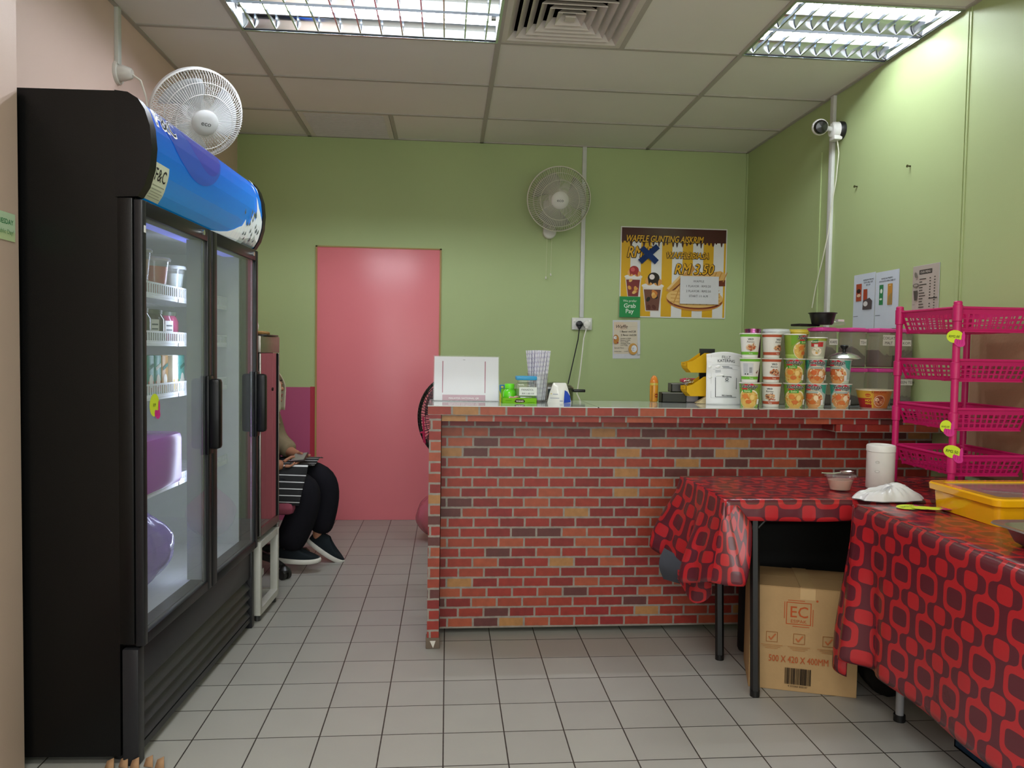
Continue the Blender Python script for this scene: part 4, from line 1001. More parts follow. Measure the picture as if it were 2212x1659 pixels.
m = MB(); m.grid(lambda u, v: ((u-.5)*.05, (v-.5)*.014, .012+.012*math.sin(v*PI)*math.sin(u*PI)+.004*math.sin(9*u)+.008*u), 14, 8, '#b98f80'); m.build('wrapper', LAMI, t, solid=.001)
t = root('storage_jar', 'clear square jar with a blue lid and a handwritten price label', 'jar', (.342, 3.298, CT+.0045))
m = MB(); m.box((0, 0, .042), (.086, .062, .084), '#dfe4e6', bev=.01); m.box((0, 0, .09), (.07, .05, .014), '#dfe4e6', bev=.004); m.build('jar_body', CLEAR, t)
m = MB(); m.box((0, 0, .1045), (.09, .066, .017), '#2f96c8', bev=.004); m.build('lid', PLAS, t)
m = MB(); pr = Print(.0004); pr.rect(-.032, .03, .045, .066, '#dfe6e2'); pr.text('PANADOL', .004, .051, .0115, '#2f3a44', shear=.1); pr.text('RM 1.00 /10', .006, .035, .0105, '#2f3a44', shear=.1)
pr.to(m, plane((0, -.0318, 0), UX, UZ)); m.build('price_label', PAPER, t, smooth=0)
for k, (dx, dz, r_) in enumerate(((-.01, .008, .2), (.012, .014, -.3), (-.002, .021, .1))):
    m = MB(); m.box((0, 0, 0), (.05, .03, .005), '#c9d0d2', rz=r_, bev=.001); o = m.build('tablet_strip', METAL); o.location = (.342+dx, 3.298, CT+.006+dz-.002)
    tag(o, 'silver tablet strip in the blue-lidded jar, %s of the little pile' % ('lowest', 'middle', 'top')[k], 'tablet strip', 'tablet strips in the jar')

# straw jar: every paper straw its own thing
t = root('straw_jar', 'clear glass jar full of striped paper straws', 'jar', (.405, 3.398, CT))
m = MB(); m.lathe([(0, .002), (.043, .002), (.047, .01), (.047, .105), (.0455, .118), (.047, .122), (.047, .128), (.0445, .128), (.0435, .118), (.0445, .104), (.044, .012), (0, .008)], n=36, col='#e2e6e8'); m.build('glass_wall', CLEAR, t)
def straw_mat():
    m_, nt, b = newmat('striped_straw'); tc = N(nt, 'ShaderNodeTexCoord'); x, y, z = sepxyz(nt, tc.outputs['Object'])
    ang = mathn(nt, 'ARCTAN2', y, x); f = mathn(nt, 'FRACT', mathn(nt, 'ADD', mathn(nt, 'DIVIDE', z, .02), mathn(nt, 'DIVIDE', ang, 2*PI)))
    nt.links.new(mixc(nt, mathn(nt, 'LESS_THAN', f, .3), lin('#e3e2ea'), lin('#c3bfd2')), b.inputs['Base Color']); b.inputs['Roughness'].default_value = .7; return m_
STR = straw_mat()
m = MB(); m.tube([(0, 0, 0), (0, 0, .222)], .0029, 7, '#dcdbe4', cap=False); s0 = m.build('paper_straw', STR)
rn = random.Random(11)
for k in range(64):
    s_ = s0 if k == 0 else s0.copy()
    if k: COL.objects.link(s_)
    a = k*2.39996+rn.uniform(-.03, .03); rr = .0345*math.sqrt((k+.5)/64); a2 = a+.55; r2 = rr*1.62
    p0 = Vector((rr*math.cos(a), rr*math.sin(a), .009)); p1 = Vector((r2*math.cos(a2), r2*math.sin(a2), .225))
    q = p0.lerp(p1, .118/.225); l_ = math.hypot(q.x, q.y); p1.z += rn.uniform(-.004, .006)
    d_ = (p1-p0).normalized(); s_.rotation_mode = 'QUATERNION'; s_.rotation_quaternion = d_.to_track_quat('Z', 'Y')
    s_.location = Vector((.405, 3.398, CT))+p0
    tag(s_, 'white paper straw with faint lilac stripes in the clear jar on the counter', 'straw', 'paper straws in the clear jar')

# sachet pack and pot behind
t = root('snack_pack', 'white and blue folded foil pack standing right of the straw jar', 'pack', (.497, 3.345, CT), R(-4))
m = MB()
def pk(u, v):
    w_ = .053*(1-.15*v); x = -w_+2*w_*u
    top = .088 if u > .18 else .04+.048*u/.18
    if u > .82: top = .088-.05*(u-.82)/.18
    return x, top*v
m.grid(lambda u, v: (pk(u, v)[0], -.02*math.sin(u*PI)*(1-v)**.7-.002, pk(u, v)[1]), 24, 10, '#dfe0dc'); m.grid(lambda u, v: (pk(1-u, v)[0], .02*math.sin(u*PI)*(1-v)**.7+.002, pk(1-u, v)[1]), 24, 10, '#d6d6d2')
pr = Print(.0006); pr.poly([(.018, 0), (.05, .002), (.047, .03), (.034, .05), (.022, .056)], '#2346b4'); pr.rect(-.04, .038, -.034, .041, '#c9b43a'); pr.rect(-.03, .037, -.008, .039, '#5b6c9a'); pr.rect(-.042, .02, -.002, .022, '#7d86a0'); pr.rect(.0, .008, .014, .010, '#3a55a0')
pr.to(m, lambda x, y, l: (x, -.02*math.sin(min(1, max(0, (x+.053)/.106))*PI)*(1-y/.088)**.7-.0035-l, y)); m.build('foil', LAMI, t)
t = root('cooking_pot', 'steel pot with a black handle, half hidden behind the straw jar', 'pot', (.52, 3.66, .93))
m = MB(); m.lathe([(0, 0), (.085, 0), (.09, .01), (.09, .118), (.094, .122), (.088, .123)], n=36, col='#9fa19f'); m.build('pot_body', METAL, t)
m = MB(); m.lathe([(.093, .122), (.08, .134), (.05, .145), (.02, .149), (0, .15)], n=36, col='#a9aba6'); m.build('lid', METAL, t)
m = MB(); m.box((.12, 0, .108), (.06, .022, .014), '#151515', bev=.004); m.build('handle', PLAS, t)
m = MB(); m.bx((-.0, 3.56, .87), (1.0, 3.78, .928), '#7c7672'); m.bx((.02, 3.58, 0), (.05, 3.76, .87), '#6b6560'); m.bx((.95, 3.58, 0), (.98, 3.76, .87), '#6b6560')
tag(m.build('work_table', STEEL), 'low steel work table behind the brick counter holding the pot', 'table')

# standing black fan behind the counter's left end
fc_ = Vector((.035, 3.64, .90))
t, c, QM = fan('floor_fan', 'black floor fan peeping out behind the left end of the brick counter', fc_, (-.55, -.83, .02), (.10, 3.74, 0), '#1b1718', '#b9b9b9', r=.2, wires=72, depth=.06, bladecol='#55585c', logo=False)
m = MB(); m.lathe([(.0, .03), (.17, .012), (.175, 0), (0, 0)][::-1], n=32, col='#1a1a1a'); m.build('base', PLAS, t)
m = MB(); m.cyl((0, 0, .02), (0, 0, .8), .014, n=14, col='#2a2a2a'); m.tube([(0, 0, .78), c+QM @ Vector((0, 0, -.12))], .02, 10, '#222'); m.build('pole', PLAS, t)
m = MB(); a = PY(908, 935, 3.6); m.tube([PY(914, 900, 3.6), PY(916, 940, 3.6), PY(919, 958, 3.6)], .004, 6, '#b43055'); m.tube([a, a+Vector((.012, 0, .004)), a+Vector((.026, 0, -.008))], .004, 6, '#b43055'); m.tube([a+Vector((.012, 0, .004)), a+Vector((.018, 0, -.045))], .004, 6, '#b43055')
m.xf(Matrix.Translation((-.10, -3.74, 0))); m.build('ribbon', CLOTHM, t)
# bag of onions-like goods on the floor behind
t = root('produce_bag', 'translucent pink bag of orange goods on the floor behind the counter end', 'bag', (-.035, 4.9, 0))
m = MB(); m.grid(bagf(0, 0, .15, .15, .34, 21), 48, 22, '#c9687c'); m.build('bag_film', colmat('pink_film', .2, alpha=.65), t)
m = MB(); m.ball((0, 0, .125), (.118, .118, .12), '#c99060', 24); m.build('contents', PLAS, t)

# squeeze bottle, plastic trays, tub
t = root('sauce_bottle', 'orange and yellow sauce bottle with a red star at the back of the counter', 'bottle', (.958, 3.47, CT))
m = MB(); prof_ = [(0, .001), (.017, .001), (.019, .006), (.0195, .07), (.019, .078)]; m.lathe(prof_, n=24, col='#c98a2a'); m.lathe([(.0195, .078), (.020, .083), (.0195, .088)], n=24, col='#b9a94a'); m.lathe([(.0195, .088), (.018, .1), (.012, .115), (.005, .122), (0, .122)], n=24, col='#c8782c')
pr = Print(.0005); star = []
for k in range(16):
    a = 2*PI*k/16; r_ = .012 if k % 2 == 0 else .0065; star.append((.008+r_*math.cos(a), .03+r_*1.1*math.sin(a)))
pr.poly(star, '#8c2f24'); pr.rect(-.0145, .004, -.0125, .075, '#4a2414')
pr.to(m, lambda x, y, l: ((.0198+l)*math.sin(x/.0196), -(.0198+l)*math.cos(x/.0196), y)); m.build('bottle_body', LAMI, t)
for k, (x0, x1, y_, z0, z1, lb) in enumerate(((.985, 1.1, 3.455, 0, .046, 'long black open tray beside the sauce bottle on the counter'), (1.035, 1.1, 3.478, .048, .088, 'grey open tray set on the black tray by the pink-lidded tub'))):
    t = root('plastic_tray', lb, 'tray', ((x0+x1)/2, y_, CT+z0), 0, 'stacked dark trays'); w_, d_, h_ = (x1-x0)/2, .028, z1-z0; c = ['#2b2b28', '#4a4a48'][k]
    m = MB(); m.bx((-w_, -d_, 0), (w_, d_, .003), c); m.bx((-w_, -d_, 0), (w_, -d_+.003, h_), c); m.bx((-w_, d_-.003, 0), (w_, d_, h_), c); m.bx((-w_, -d_, 0), (-w_+.003, d_, h_), c); m.bx((w_-.003, -d_, 0), (w_, d_, h_), c); m.build('tray_body', PLAS, t, smooth=0)
    m = MB(); m.bx((-w_-.002, -d_-.003, h_-.003), (w_+.002, -d_, h_), '#8a8a86'); m.build('rim', PLAS, t)
def sqtub(name, label, loc, w_, d_, h_, lidc, body=None, rz=0, group=None, fill=None, lidh=.016, txt=None, bodycol='#c9c7c6', cat='container', tx=0.0, ty=.6, tw=.044):
    t = root(name, label, cat, loc, rz, group); m = MB()
    m.box((0, 0, h_/2), (w_, d_, h_), bodycol, bev=.014); m.build('container_body', body or SMOKY, t)
    m = MB(); m.box((0, 0, h_+lidh*.2), (w_+.010, d_+.010, lidh), lidc, bev=.005); m.box((0, 0, h_+lidh*.7), (w_-.012, d_-.012, .006), lidc, bev=.002); m.build('lid', PLAS, t)
    if fill:
        m = MB(); hh = h_*fill[1]
        m.grid(lambda u, v: ((u-.5)*(w_-.012), (v-.5)*(d_-.012), hh*(.75+.22*math.sin(3*u+fill[2])+.08*math.sin(17*u)*math.sin(13*v))), 14, 14, fill[0])
        for s_ in (0, 1):
            m.grid(lambda u, v, s_=s_: ((u-.5)*(w_-.012), (s_-.5)*(d_-.012), v*hh*(.75+.22*math.sin(3*u+fill[2])+.08*math.sin(17*u)*math.sin(13*s_))), 14, 4, fill[0])
            m.grid(lambda u, v, s_=s_: ((s_-.5)*(w_-.012), (u-.5)*(d_-.012), v*hh*(.75+.22*math.sin(3*s_+fill[2])+.08*math.sin(17*s_)*math.sin(13*u))), 14, 4, fill[0])
        m.build('powder', MATT, t)
    if txt:
        m = MB(); pr = Print(.0004); lines = txt.split('\n'); hh = .022*len(lines)+.006; pr.rect(-tw/2, 0, tw/2, hh, '#d9d5d0')
        for i, l in enumerate(lines): pr.text(l, 0, hh-.022*(i+1)+.001, .018, '#3a3634')
        pr.to(m, plane((tx, -d_/2-.0006, h_*ty), UX, UZ)); m.build('name_label', PAPER, t, smooth=0)
    return t
sqtub('cookie_tub', 'whitish tub with a red-pink lid behind the yellow bins', (1.15, 3.47, CT), .115, .05, .098, '#c03a58', PLAS, 0, bodycol='#b3aeb4')

# yellow hanging bins on a black rail
t = root('bin_rack', 'black bracket rail carrying the two yellow bins', 'rack', (1.168, 3.425, CT))
m = MB(); m.bx((-.01, .0, 0), (.06, .012, .25), '#151515'); m.bx((-.012, -.05, 0), (.06, .012, .006), '#151515'); m.build('rail', PLAS, t)
def ybin(z, label):
    t = root('storage_bin', label, 'bin', (1.105, 3.395, CT+z), R(8), 'yellow storage bins'); c = '#d8aa18'; m = MB()
    W_ = .05; prl = [(-.03, .028), (.0, .0), (.062, .0), (.062, .085), (.045, .085)]      # (x along depth, z)
    side = [(-.03, .045), (-.028, .018), (-.01, .0), (.085, 0), (.085, .088), (.055, .088), (.0, .052)]
    for y0 in (-W_/2, W_/2):
        n_ = len(side); vs = [(x, y0-.0015, z_) for x, z_ in side]+[(x, y0+.0015, z_) for x, z_ in side]
        m.add(vs, [tuple(range(n_)), tuple(range(n_, 2*n_))[::-1]]+[(i, n_+i, n_+(i+1) % n_, (i+1) % n_) for i in range(n_)], c)
    m.add([(-.028, -W_/2, .018), (-.01, -W_/2, 0), (-.01, W_/2, 0), (-.028, W_/2, .018)], [(0, 1, 2, 3)], c)
    m.bx((-.01, -W_/2, -.0015), (.085, W_/2, .0015), c); m.bx((.082, -W_/2, 0), (.085, W_/2, .088), c)
    m.add([(-.034, -W_/2-.002, .03), (-.028, -W_/2-.002, .018), (-.028, W_/2+.002, .018), (-.034, W_/2+.002, .03), (-.034, -W_/2-.002, .046), (-.034, W_/2+.002, .046)], [(0, 1, 2, 3), (0, 3, 5, 4)], c)
    m.build('bin_body', PLAS, t, smooth=20); m = MB(); m.bx((-.036, -.01, .036), (-.033, .01, .042), '#b88d10'); m.build('label_slot', PLAS, t)
ybin(.142, 'upper yellow plastic storage bin sticking out left of the white menu pouch')
ybin(.035, 'lower yellow plastic storage bin filled with wire clips')
for k in range(9):
    rn = random.Random(30+k); m = MB(); p_ = Vector((0, 0, 0)); m.tube([(-.012, 0, 0), (0, .006, .004), (.012, 0, 0), (.014, -.004, -.002)], .0018, 6, '#d6cda8'); m.torus((-.014, 0, 0), .005, .0014, Matrix.Rotation(rn.uniform(0, 2), 3, 'X'), 14, 5, '#d8d8d0')
    o = m.build('wire_clip', METAL); o.location = (1.098+.006*(k % 3)-.004, 3.385+.008*(k//3)-.006, CT+.092+.004*(k % 3)+.004*(k//3)); o.rotation_euler = (rn.uniform(-.5, .5), rn.uniform(-.4, .4), rn.uniform(-1, 1))
    tag(o, 'pale twisted wire clip heaped in the lower yellow bin', 'clip', 'wire clips in the lower yellow bin')
t = root('napkin_wedge', 'tan paper packet wedge poking out under the lower yellow bin', 'packet', (1.16, 3.375, CT))
m = MB(); m.add([(-.035, -.015, .002), (.03, -.02, .0), (.03, -.02, .042), (-.035, .015, .004), (.03, .015, .002), (.03, .015, .042)], [(0, 1, 2), (3, 5, 4), (0, 3, 4, 1), (1, 4, 5, 2), (0, 2, 5, 3)], '#c9b88e'); m.build('packet', PAPER, t, smooth=0)

# white menu pouch (scan code left out)
t = root('menu_pouch', 'white laminated catering notice pouch standing between the yellow bins and the cups', 'sign', (1.235, 3.325, CT), R(-3))
m = MB(); W_, H_ = .078, .225
def mp(u, v):
    x = -W_+2*W_*u; z_ = (H_+.012*math.sin(u*PI))*v
    return (x*(1+.03*v*(1-u)), -.018*math.sin(u*PI)*(1-v*.8)-.004+.003*math.sin(14*v+3*u)*v, z_)
m.grid(mp, 30, 30, '#dfe2e6')
def mpf(x, y, l): p_ = mp((x+W_)/(2*W_), y/H_); return (p_[0], p_[1]-.0005-l, p_[2])
pr = Print(.0004); ik = '#4a4d52'; g2 = '#8a8f96'
pr.text('FILLZ', .008, .197, .017, ik); pr.text('KATERING', .008, .182, .0175, ik, sx=.95)
for a, b_, c_, d_ in ((-.056, .172, .07, .1725), (-.058, .03, -.0575, .218), (-.058, .03, .05, .0305), (-.05, .154, .06, .1545)): pr.rect(a, b_, c_, d_, g2, keep=True, nx=8)
pr.rect(-.012, .162, .02, .165, g2, nx=4); pr.rect(-.008, .157, .034, .160, g2, nx=4, keep=True); pr.ell(-.03, .163, .012, .006, '#f6f7f8'); pr.ell(-.064, .166, .007, .006, '#f3f5f6', keep=True); pr.ell(-.062, .12, .007, .006, '#f3f5f6', keep=True)
for y_ in (.146, .14): pr.rect(-.041, y_, -.018, y_+.0015, g2, nx=4)
pr.rect(-.04, .122, -.004, .13, '#f4f6f7', nx=6)
pr.rect(-.041, .033, -.0385, .118, ik); pr.rect(-.041, .033, .055, .0348, ik, nx=8, keep=True); pr.rect(.0535, .07, .0555, .118, ik, keep=True)
pr.text('fillz\'s katering', .01, .118, .0075, ik, bold=.01); pr.ell(.01, .109, .0065, .0065, ik); pr.ell(.01, .109, .0035, .0035, '#dfe2e6'); pr.text('fillz\'s katering', .01, .038, .0085, ik, bold=.01); pr.rect(.001, .099, .019, .1005, g2)
pr.to(m, mpf); m.build('pouch_sheet', LAMI, t, smooth=60, solid=.0012)
m = MB(); m.bx((-.06, .002, 0), (.06, .045, .004), '#d9dde0'); m.box((0, .02, .08), (.02, .004, .16), '#d9dde0', rx=R(14)); m.build('stand', CLEAR, t)

# ------------------------------------------------------------------ instant noodle cups
def cup(loc, rz, r0, r1, h_, prnt, label, group='cup noodles stacked on the counter', lidcol='#dcdcd4', basecol='#dfe0da', body='#dfe0da'):
    t = root('noodle_cup', label, 'cup noodles', loc, -math.atan2(loc[0], loc[1]), group); m = MB()
    def rad(y): return r0+(r1-r0)*y/h_
    m.lathe([(0, .003), (r0-.004, .003), (r0-.004, 0), (r0, 0), (rad(h_*.1), h_*.1)], n=40, col=basecol)
    m.lathe([(rad(h_*.1), h_*.1), (rad(h_*.5), h_*.5), (r1, h_-.003)], n=40, col=body)
    pr = Print(.0003); prnt(pr, h_); pr.sliced((), [-.06+.006*k for k in range(21)])
    def fn(x, y, l):
        a = x/((r0+r1)/2); q = rad(y)+.0004+l; return (q*math.sin(a), -q*math.cos(a), y)
    pr.to(m, fn); m.build('cup_body', PAPER, t, smooth=50)
    m = MB(); m.lathe([(r1, h_-.004), (r1+.0035, h_-.004), (r1+.0045, h_-.001), (r1+.0025, h_+.001), (0, h_+.0012)], n=40, col=lidcol); m.build('foil_lid', LAMI, t)
    return t
def strip(pr, x0, x1, y0, y1, c, keep=False): pr.rect(x0, y0, x1, y1, c, nx=max(1, int(abs(x1-x0)/.006)), keep=keep)
def noodles(pr, cx, cy, rx, ry, seed, cols, n=34, clipx=(-.045, .045), y0=.012):
    rn = random.Random(seed); pr.l += 1
    for k in range(n):
        a = rn.uniform(0, 6.28); q = math.sqrt(rn.random()); x = cx+rx*q*math.cos(a); y = cy+ry*q*math.sin(a)
        if not clipx[0] < x < clipx[1] or y < y0: continue
        l_ = rn.uniform(.005, .011); an = rn.uniform(0, PI)
        if k % 3: pr.ell(x, y, l_, .0016, rn.choice(cols), 8, an, keep=True)
        else: pr.ell(x, y, rn.uniform(.003, .006), rn.uniform(.003, .005), rn.choice(cols), 10, an, keep=True)
        if k % 12 == 11: pr.l += 1
def sedaap(kind, sh=0.0, seed=0):
    def f(pr, h_):
        soto = kind == 'soto'; bg = '#8fae3a' if soto else '#b7c2bd'; g1 = '#6fa030' if soto else '#3f9a85'
        strip(pr, -.14, .14, h_*.1, h_-.004, '#86a040' if soto else '#a9bdb6'); strip(pr, -.14, .14, h_*.1, h_*.16, '#a9c86a' if soto else '#cfd8cf')
        pr.poly([(sh-.055, h_-.004), (sh-.02, h_-.004), (sh-.038, h_*.62), (sh-.055, h_*.5)], g1); pr.poly([(sh+.03, h_-.004), (sh+.06, h_-.004), (sh+.06, h_*.55), (sh+.04, h_*.66)], g1 if not soto else '#7d9a2e', keep=True)
        pr.ell(sh, h_*.34, .046, .042, '#e6dfc6', 30); pr.ell(sh, h_*.32, .043, .038, '#d9b25e' if soto else '#cf9a62', 30)
        noodles(pr, sh, h_*.34, .042, .033, seed+3, ['#e2bd5c', '#d7a548', '#c97a35', '#e9cf86'] if soto else ['#d9683a', '#e08c4a', '#e8b98a', '#c4552f', '#e9dcc4'], 60, (-.08, .08), .014)
        pr.ell(sh-.013, h_*.44, .0115, .011, '#d5813c' if soto else '#d06a3a'); pr.ell(sh-.0, h_*.22, .012, .009, '#c96f35'); pr.ell(sh+.014, h_*.4, .009, .012, '#e6c57a' if soto else '#e9d2ae', keep=True)
        if soto: pr.rect(sh-.022, h_*.6, sh+.012, h_*.72, '#3f9a3a', nx=5); pr.text('Soto', sh-.005, h_*.625, .012, '#e9e6b0', bold=.015)
        else: strip(pr, sh-.025, sh+.02, h_*.6, h_*.68, '#9fb0a8')
        pr.poly([(sh-.024, h_*.86), (sh-.012, h_*.95), (sh+.0, h_*.93), (sh+.01, h_*.975), (sh+.026, h_*.88)], '#c8283a')
        pr.text('Sedaap', sh, h_*.795, .0235, '#f3f1ec', bold=.055, shear=.3); pr.text('Sedaap', sh, h_*.795, .0235, '#1c1a22', bold=.02, shear=.3)
        pr.rect(sh-.024, h_*.725, sh-.004, h_*.775, '#c8283a', nx=3); pr.text('Cup', sh+.009, h_*.725, .0125, '#2a2830', shear=.3, bold=.01)
        pr.rect(sh+.032, h_*.12, sh+.042, h_*.34, '#dcdcd6', nx=2)
    return f
def whitecup(kind, sh=0.0, back=False, seed=0):
    def f(pr, h_):
        c = '#6fb33a' if kind == 'green' else '#b2573c'
        strip(pr, -.13, .13, h_*.86, h_-.004, c); strip(pr, -.13, .13, h_*.12, h_*.24, c, keep=True)
        pr.text('Tasty', sh+.008, h_*.15, .008, '#e9e6dc', bold=.01)
        if back:
            strip(pr, sh-.03, sh+.014, h_*.3, h_*.8, '#c9ced2')
            for k in range(7): pr.rect(sh-.026, h_*(.74-.055*k), sh-.008, h_*(.755-.055*k), '#8a8f94', keep=k > 0)
            pr.rect(sh-.002, h_*.4, sh+.009, h_*.62, '#70757a'); 
            for k in range(4): pr.rect(sh-.002, h_*(.43+.05*k), sh+.009, h_*(.45+.05*k), '#c9ced2', keep=k > 0)
            pr.ell(sh-.018, h_*.34, .003, .003, '#333'); pr.ell(sh-.008, h_*.34, .003, .003, '#333', keep=True); pr.poly([(sh+.026, h_*.4), (sh+.036, h_*.52), (sh+.032, h_*.36)], '#6e4038')
            return
        pr.poly([(sh-.006, h_*.8), (sh+.016, h_*.8), (sh+.014, h_*.71), (sh-.003, h_*.71)], '#c7cbc8'); pr.text('VKO', sh+.006, h_*.725, .0105, '#2a2a2e', bold=.03, shear=-.1)
        pr.text('Ramen', sh+.006, h_*.62, .0105, '#4a4440', shear=.2)
        pr.ell(sh+.008, h_*.42, .021, .014, '#d8c9b4'); noodles(pr, sh+.008, h_*.42, .018, .012, seed, ['#b4623c', '#8a4a34', '#d79a6a', '#50362e', '#d9b48a'], 34, (-.08, .08), .02)
        if kind != 'green': pr.text('Mie', sh+.02, h_*.28, .014, '#c8684a', shear=.3, bold=.01)
    return f
def knorr(pr, h_):
    strip(pr, -.12, .12, h_*.1, h_-.004, '#b9bda8'); strip(pr, -.12, .12, h_*.84, h_-.004, '#93a844'); strip(pr, -.02, .028, h_*.56, h_*.78, '#b83838')
    pr.poly([(-.018, h_*.72), (-.016, h_*.86), (.006, h_*.9), (.008, h_*.74)], '#2f7a3a'); pr.text('Knorr', -.005, h_*.765, .011, '#f0f0ea', bold=.02, shear=.2)
    pr.rect(-.008, h_*.56, .006, h_*.68, '#d9d6c9'); pr.ell(.002, h_*.34, .02, .018, '#e6e0cf'); pr.ell(.003, h_*.27, .006, .004, '#d9a33a')
    noodles(pr, .002, h_*.38, .016, .008, 6, ['#efe9d6', '#d7cdb0', '#8a9a6a'], 20, (-.1, .1), .02)
def maggi(pr, h_):
    strip(pr, -.16, .16, .004, h_-.004, '#c9783a'); strip(pr, -.16, 0, .004, h_-.004, '#cfa23a'); strip(pr, -.16, -.008, .004, h_*.55, '#a92c2a')
    pr.ell(-.022, h_*.72, .0145, .0085, '#e0c23a', 24); pr.ell(-.022, h_*.72, .0125, .0068, '#b42a28', 24); pr.text('MAGGI', -.022, h_*.685, .0068, '#e8d24a', bold=.02)
    pr.text('HOT', -.02, h_*.38, .0135, '#e6c93a', bold=.04); pr.text('MEALZ', -.02, h_*.24, .010, '#e6c93a', bold=.03); pr.rect(-.032, h_*.1, -.012, h_*.18, '#8a1f22', nx=2)
    pr.ell(.022, h_*.42, .0215, .0255, '#e9cfb8', 30); pr.ell(.022, h_*.42, .0195, .0235, '#b0603c', 30); noodles(pr, .022, h_*.42, .016, .018, 12, ['#c8744a', '#8a3c28', '#dba27a'], 34, (-.2, .2), .004); pr.ell(.012, h_*.5, .0065, .0075, '#ecdcc4'); pr.ell(.013, h_*.49, .0035, .004, '#c98a5a')
    pr.text('KARI KAW', .018, h_*.84, .0105, '#b04a2a', bold=.03)
HC = .1045
cx_ = {1: 1.313, 2: 1.41, 3: 1.5125, 4: 1.611, 5: 1.7225}; CYY = 3.215
plan = [(1, 0, 'soto', -.004), (2, 0, 'wb', -.012), (3, 0, 'soto', .004), (4, 0, 'teal', -.012), (5, 0, 'teal', .006), (1, 1, 'wgb', .0), (2, 1, 'wb', .006), (3, 1, 'soto', -.002), (4, 1, 'teal', .006), (5, 1, 'teal', -.018), (1, 2, 'wg', -.004), (2, 2, 'wb', .022), (3, 2, 'soto', .042), (4, 2, 'knorr', 0)]
colname = {1: 'leftmost column', 2: 'second column', 3: 'third column', 4: 'fourth column', 5: 'fifth column under the steel lid'}
rown = ['bottom', 'middle', 'top']
for c_, r_, kind, sh in plan:
    z_ = CT+.0005+r_*(HC+.0018); y_ = CYY+random.uniform(-.003, .003); x_ = cx_[c_]-.002*r_
    nm = {'soto': 'green and yellow noodle cup', 'teal': 'teal and orange noodle cup', 'wb': 'white noodle cup with brown bands', 'wg': 'white noodle cup with green bands and a picture', 'wgb': 'white noodle cup with green bands, back panel showing', 'knorr': 'short pale green and red noodle cup'}[kind]
    if c_ == 5: cn = 'last full column' 
    else: cn = colname[c_]
    lab = '%s, %s of the %s of cups' % (nm, rown[r_], cn)
    if kind == 'soto': cup((x_, y_, z_), 0, .0345, .0440, HC, sedaap('soto', sh, 3*c_+r_), lab, basecol='#9cc060')
    elif kind == 'teal': cup((x_, y_, z_), 0, .0345, .0440, HC, sedaap('teal', sh, 3*c_+r_), lab, basecol='#c4d2bd')
    elif kind == 'wb': cup((x_, y_, z_), 0, .0325, .0405, HC, whitecup('brown', sh, False, 5*c_+r_), lab)
    elif kind == 'wg': cup((x_, y_, z_), 0, .0325, .0425, HC, whitecup('green', sh, False, 9), lab)
    elif kind == 'wgb': cup((x_, y_, z_), 0, .0325, .0425, HC, whitecup('green', sh, True), lab)
    else: cup((x_, y_, z_), 0, .0325, .0425, .092, knorr, lab, basecol='#cfd4c0')
cup((1.861, 3.185, CT+.0005), 0, .052, .0725, .082, maggi, 'wide yellow and red noodle bowl at the right end of the cups', 'cup noodles stacked on the counter', lidcol='#d9c9a8', basecol='#c9a090')

# lidded tubs behind the cups
def roundtub(name, label, loc, r, h_, lidc, bodyc, mat=None, lidm=None, lh=.02):
    t = root(name, label, 'container', loc); m = MB(); m.lathe([(0, .001), (r*.88, .001), (r*.93, .01), (r*.98, h_)], n=40, col=bodyc); m.build('container_body', mat or CLEAR, t)
    m = MB(); m.lathe([(r*.99, h_-.004), (r*1.06, h_-.002), (r*1.07, h_+lh*.5), (r*1.0, h_+lh*.6), (r*.97, h_+lh), (0, h_+lh*.85)], n=48, col=lidc); m.build('lid', lidm or PLAS, t); return t
roundtub('food_container', 'round tub with a clear snap lid behind the second column of cups', (1.505, 3.40, CT), .060, .325, '#cfd4d6', '#b9b6ae', SMOKY, GLOSS)
roundtub('food_container', 'round tub with a yellow lid behind the third column of cups', (1.612, 3.40, CT), .043, .325, '#c8b23a', '#a9a28a', SMOKY)
t = root('milk_tin', 'small pink and white tin whose top shows above the first cups', 'tin', (1.395, 3.40, CT))
m = MB(); m.lathe([(0, 0), (.036, 0), (.036, .337), (.037, .338), (.037, .344), (.034, .344), (.033, .34), (0, .34)], n=32, col='#a05a8a'); pr = Print(.0004); pr.ell(0, .322, .026, .014, '#d9c9da'); pr.text('Duo', 0, .315, .017, '#5a2a60', bold=.02); pr.to(m, lambda x, y, l: ((.0365+l)*math.sin(x/.036), -(.0365+l)*math.cos(x/.036), y)); m.build('tin_body', METAL, t)

# dark and clear storage boxes with pink lids, stacked two high
LP = '#d8459c'
row = [(1.74, 3.42, 16, 'KAFE', .13, .02, '#6b625a'), (1.877, 3.41, 16, 'TEH', .1, .02, '#4c4743'), (2.009, 3.41, 14, 'COKLAT\nMALT', .1, .012, '#6d5650'), (2.122, 3.42, 4, 'KOPI', .085, .0, '#64504a')]
for k, (x, y, rz, txt, w_, tx, fc2) in enumerate(row):
    wd = [.092, .092, .088, .078][k]
    for lev in (0, 1):
        z_ = CT+.0005+lev*.177; h_ = .158 if lev == 0 else .166
        tt = txt if lev else ('GREEN TEH' if k == 3 else None)
        sqtub('storage_box', ('clear pink-lidded storage box marked %s in the upper row' % txt.replace('\n', ' ')) if lev else
              ['dark lower pink-lidded box under the KAFE box', 'lower pink-lidded box under the TEH box', 'lower pink-lidded box under the COKLAT MALT box', 'lower pink-lidded box marked GREEN TEH by the wall'][k],
              (x, y, z_), wd, wd, h_, LP, None, R(rz), 'pink-lidded storage boxes', (fc2, .55 if lev else .3, k*1.3), .016, tt, tx=tx if lev else 0, tw={'KAFE': .05, 'TEH': .04, 'KOPI': .048, 'GREEN TEH': .076}.get(tt, .07))
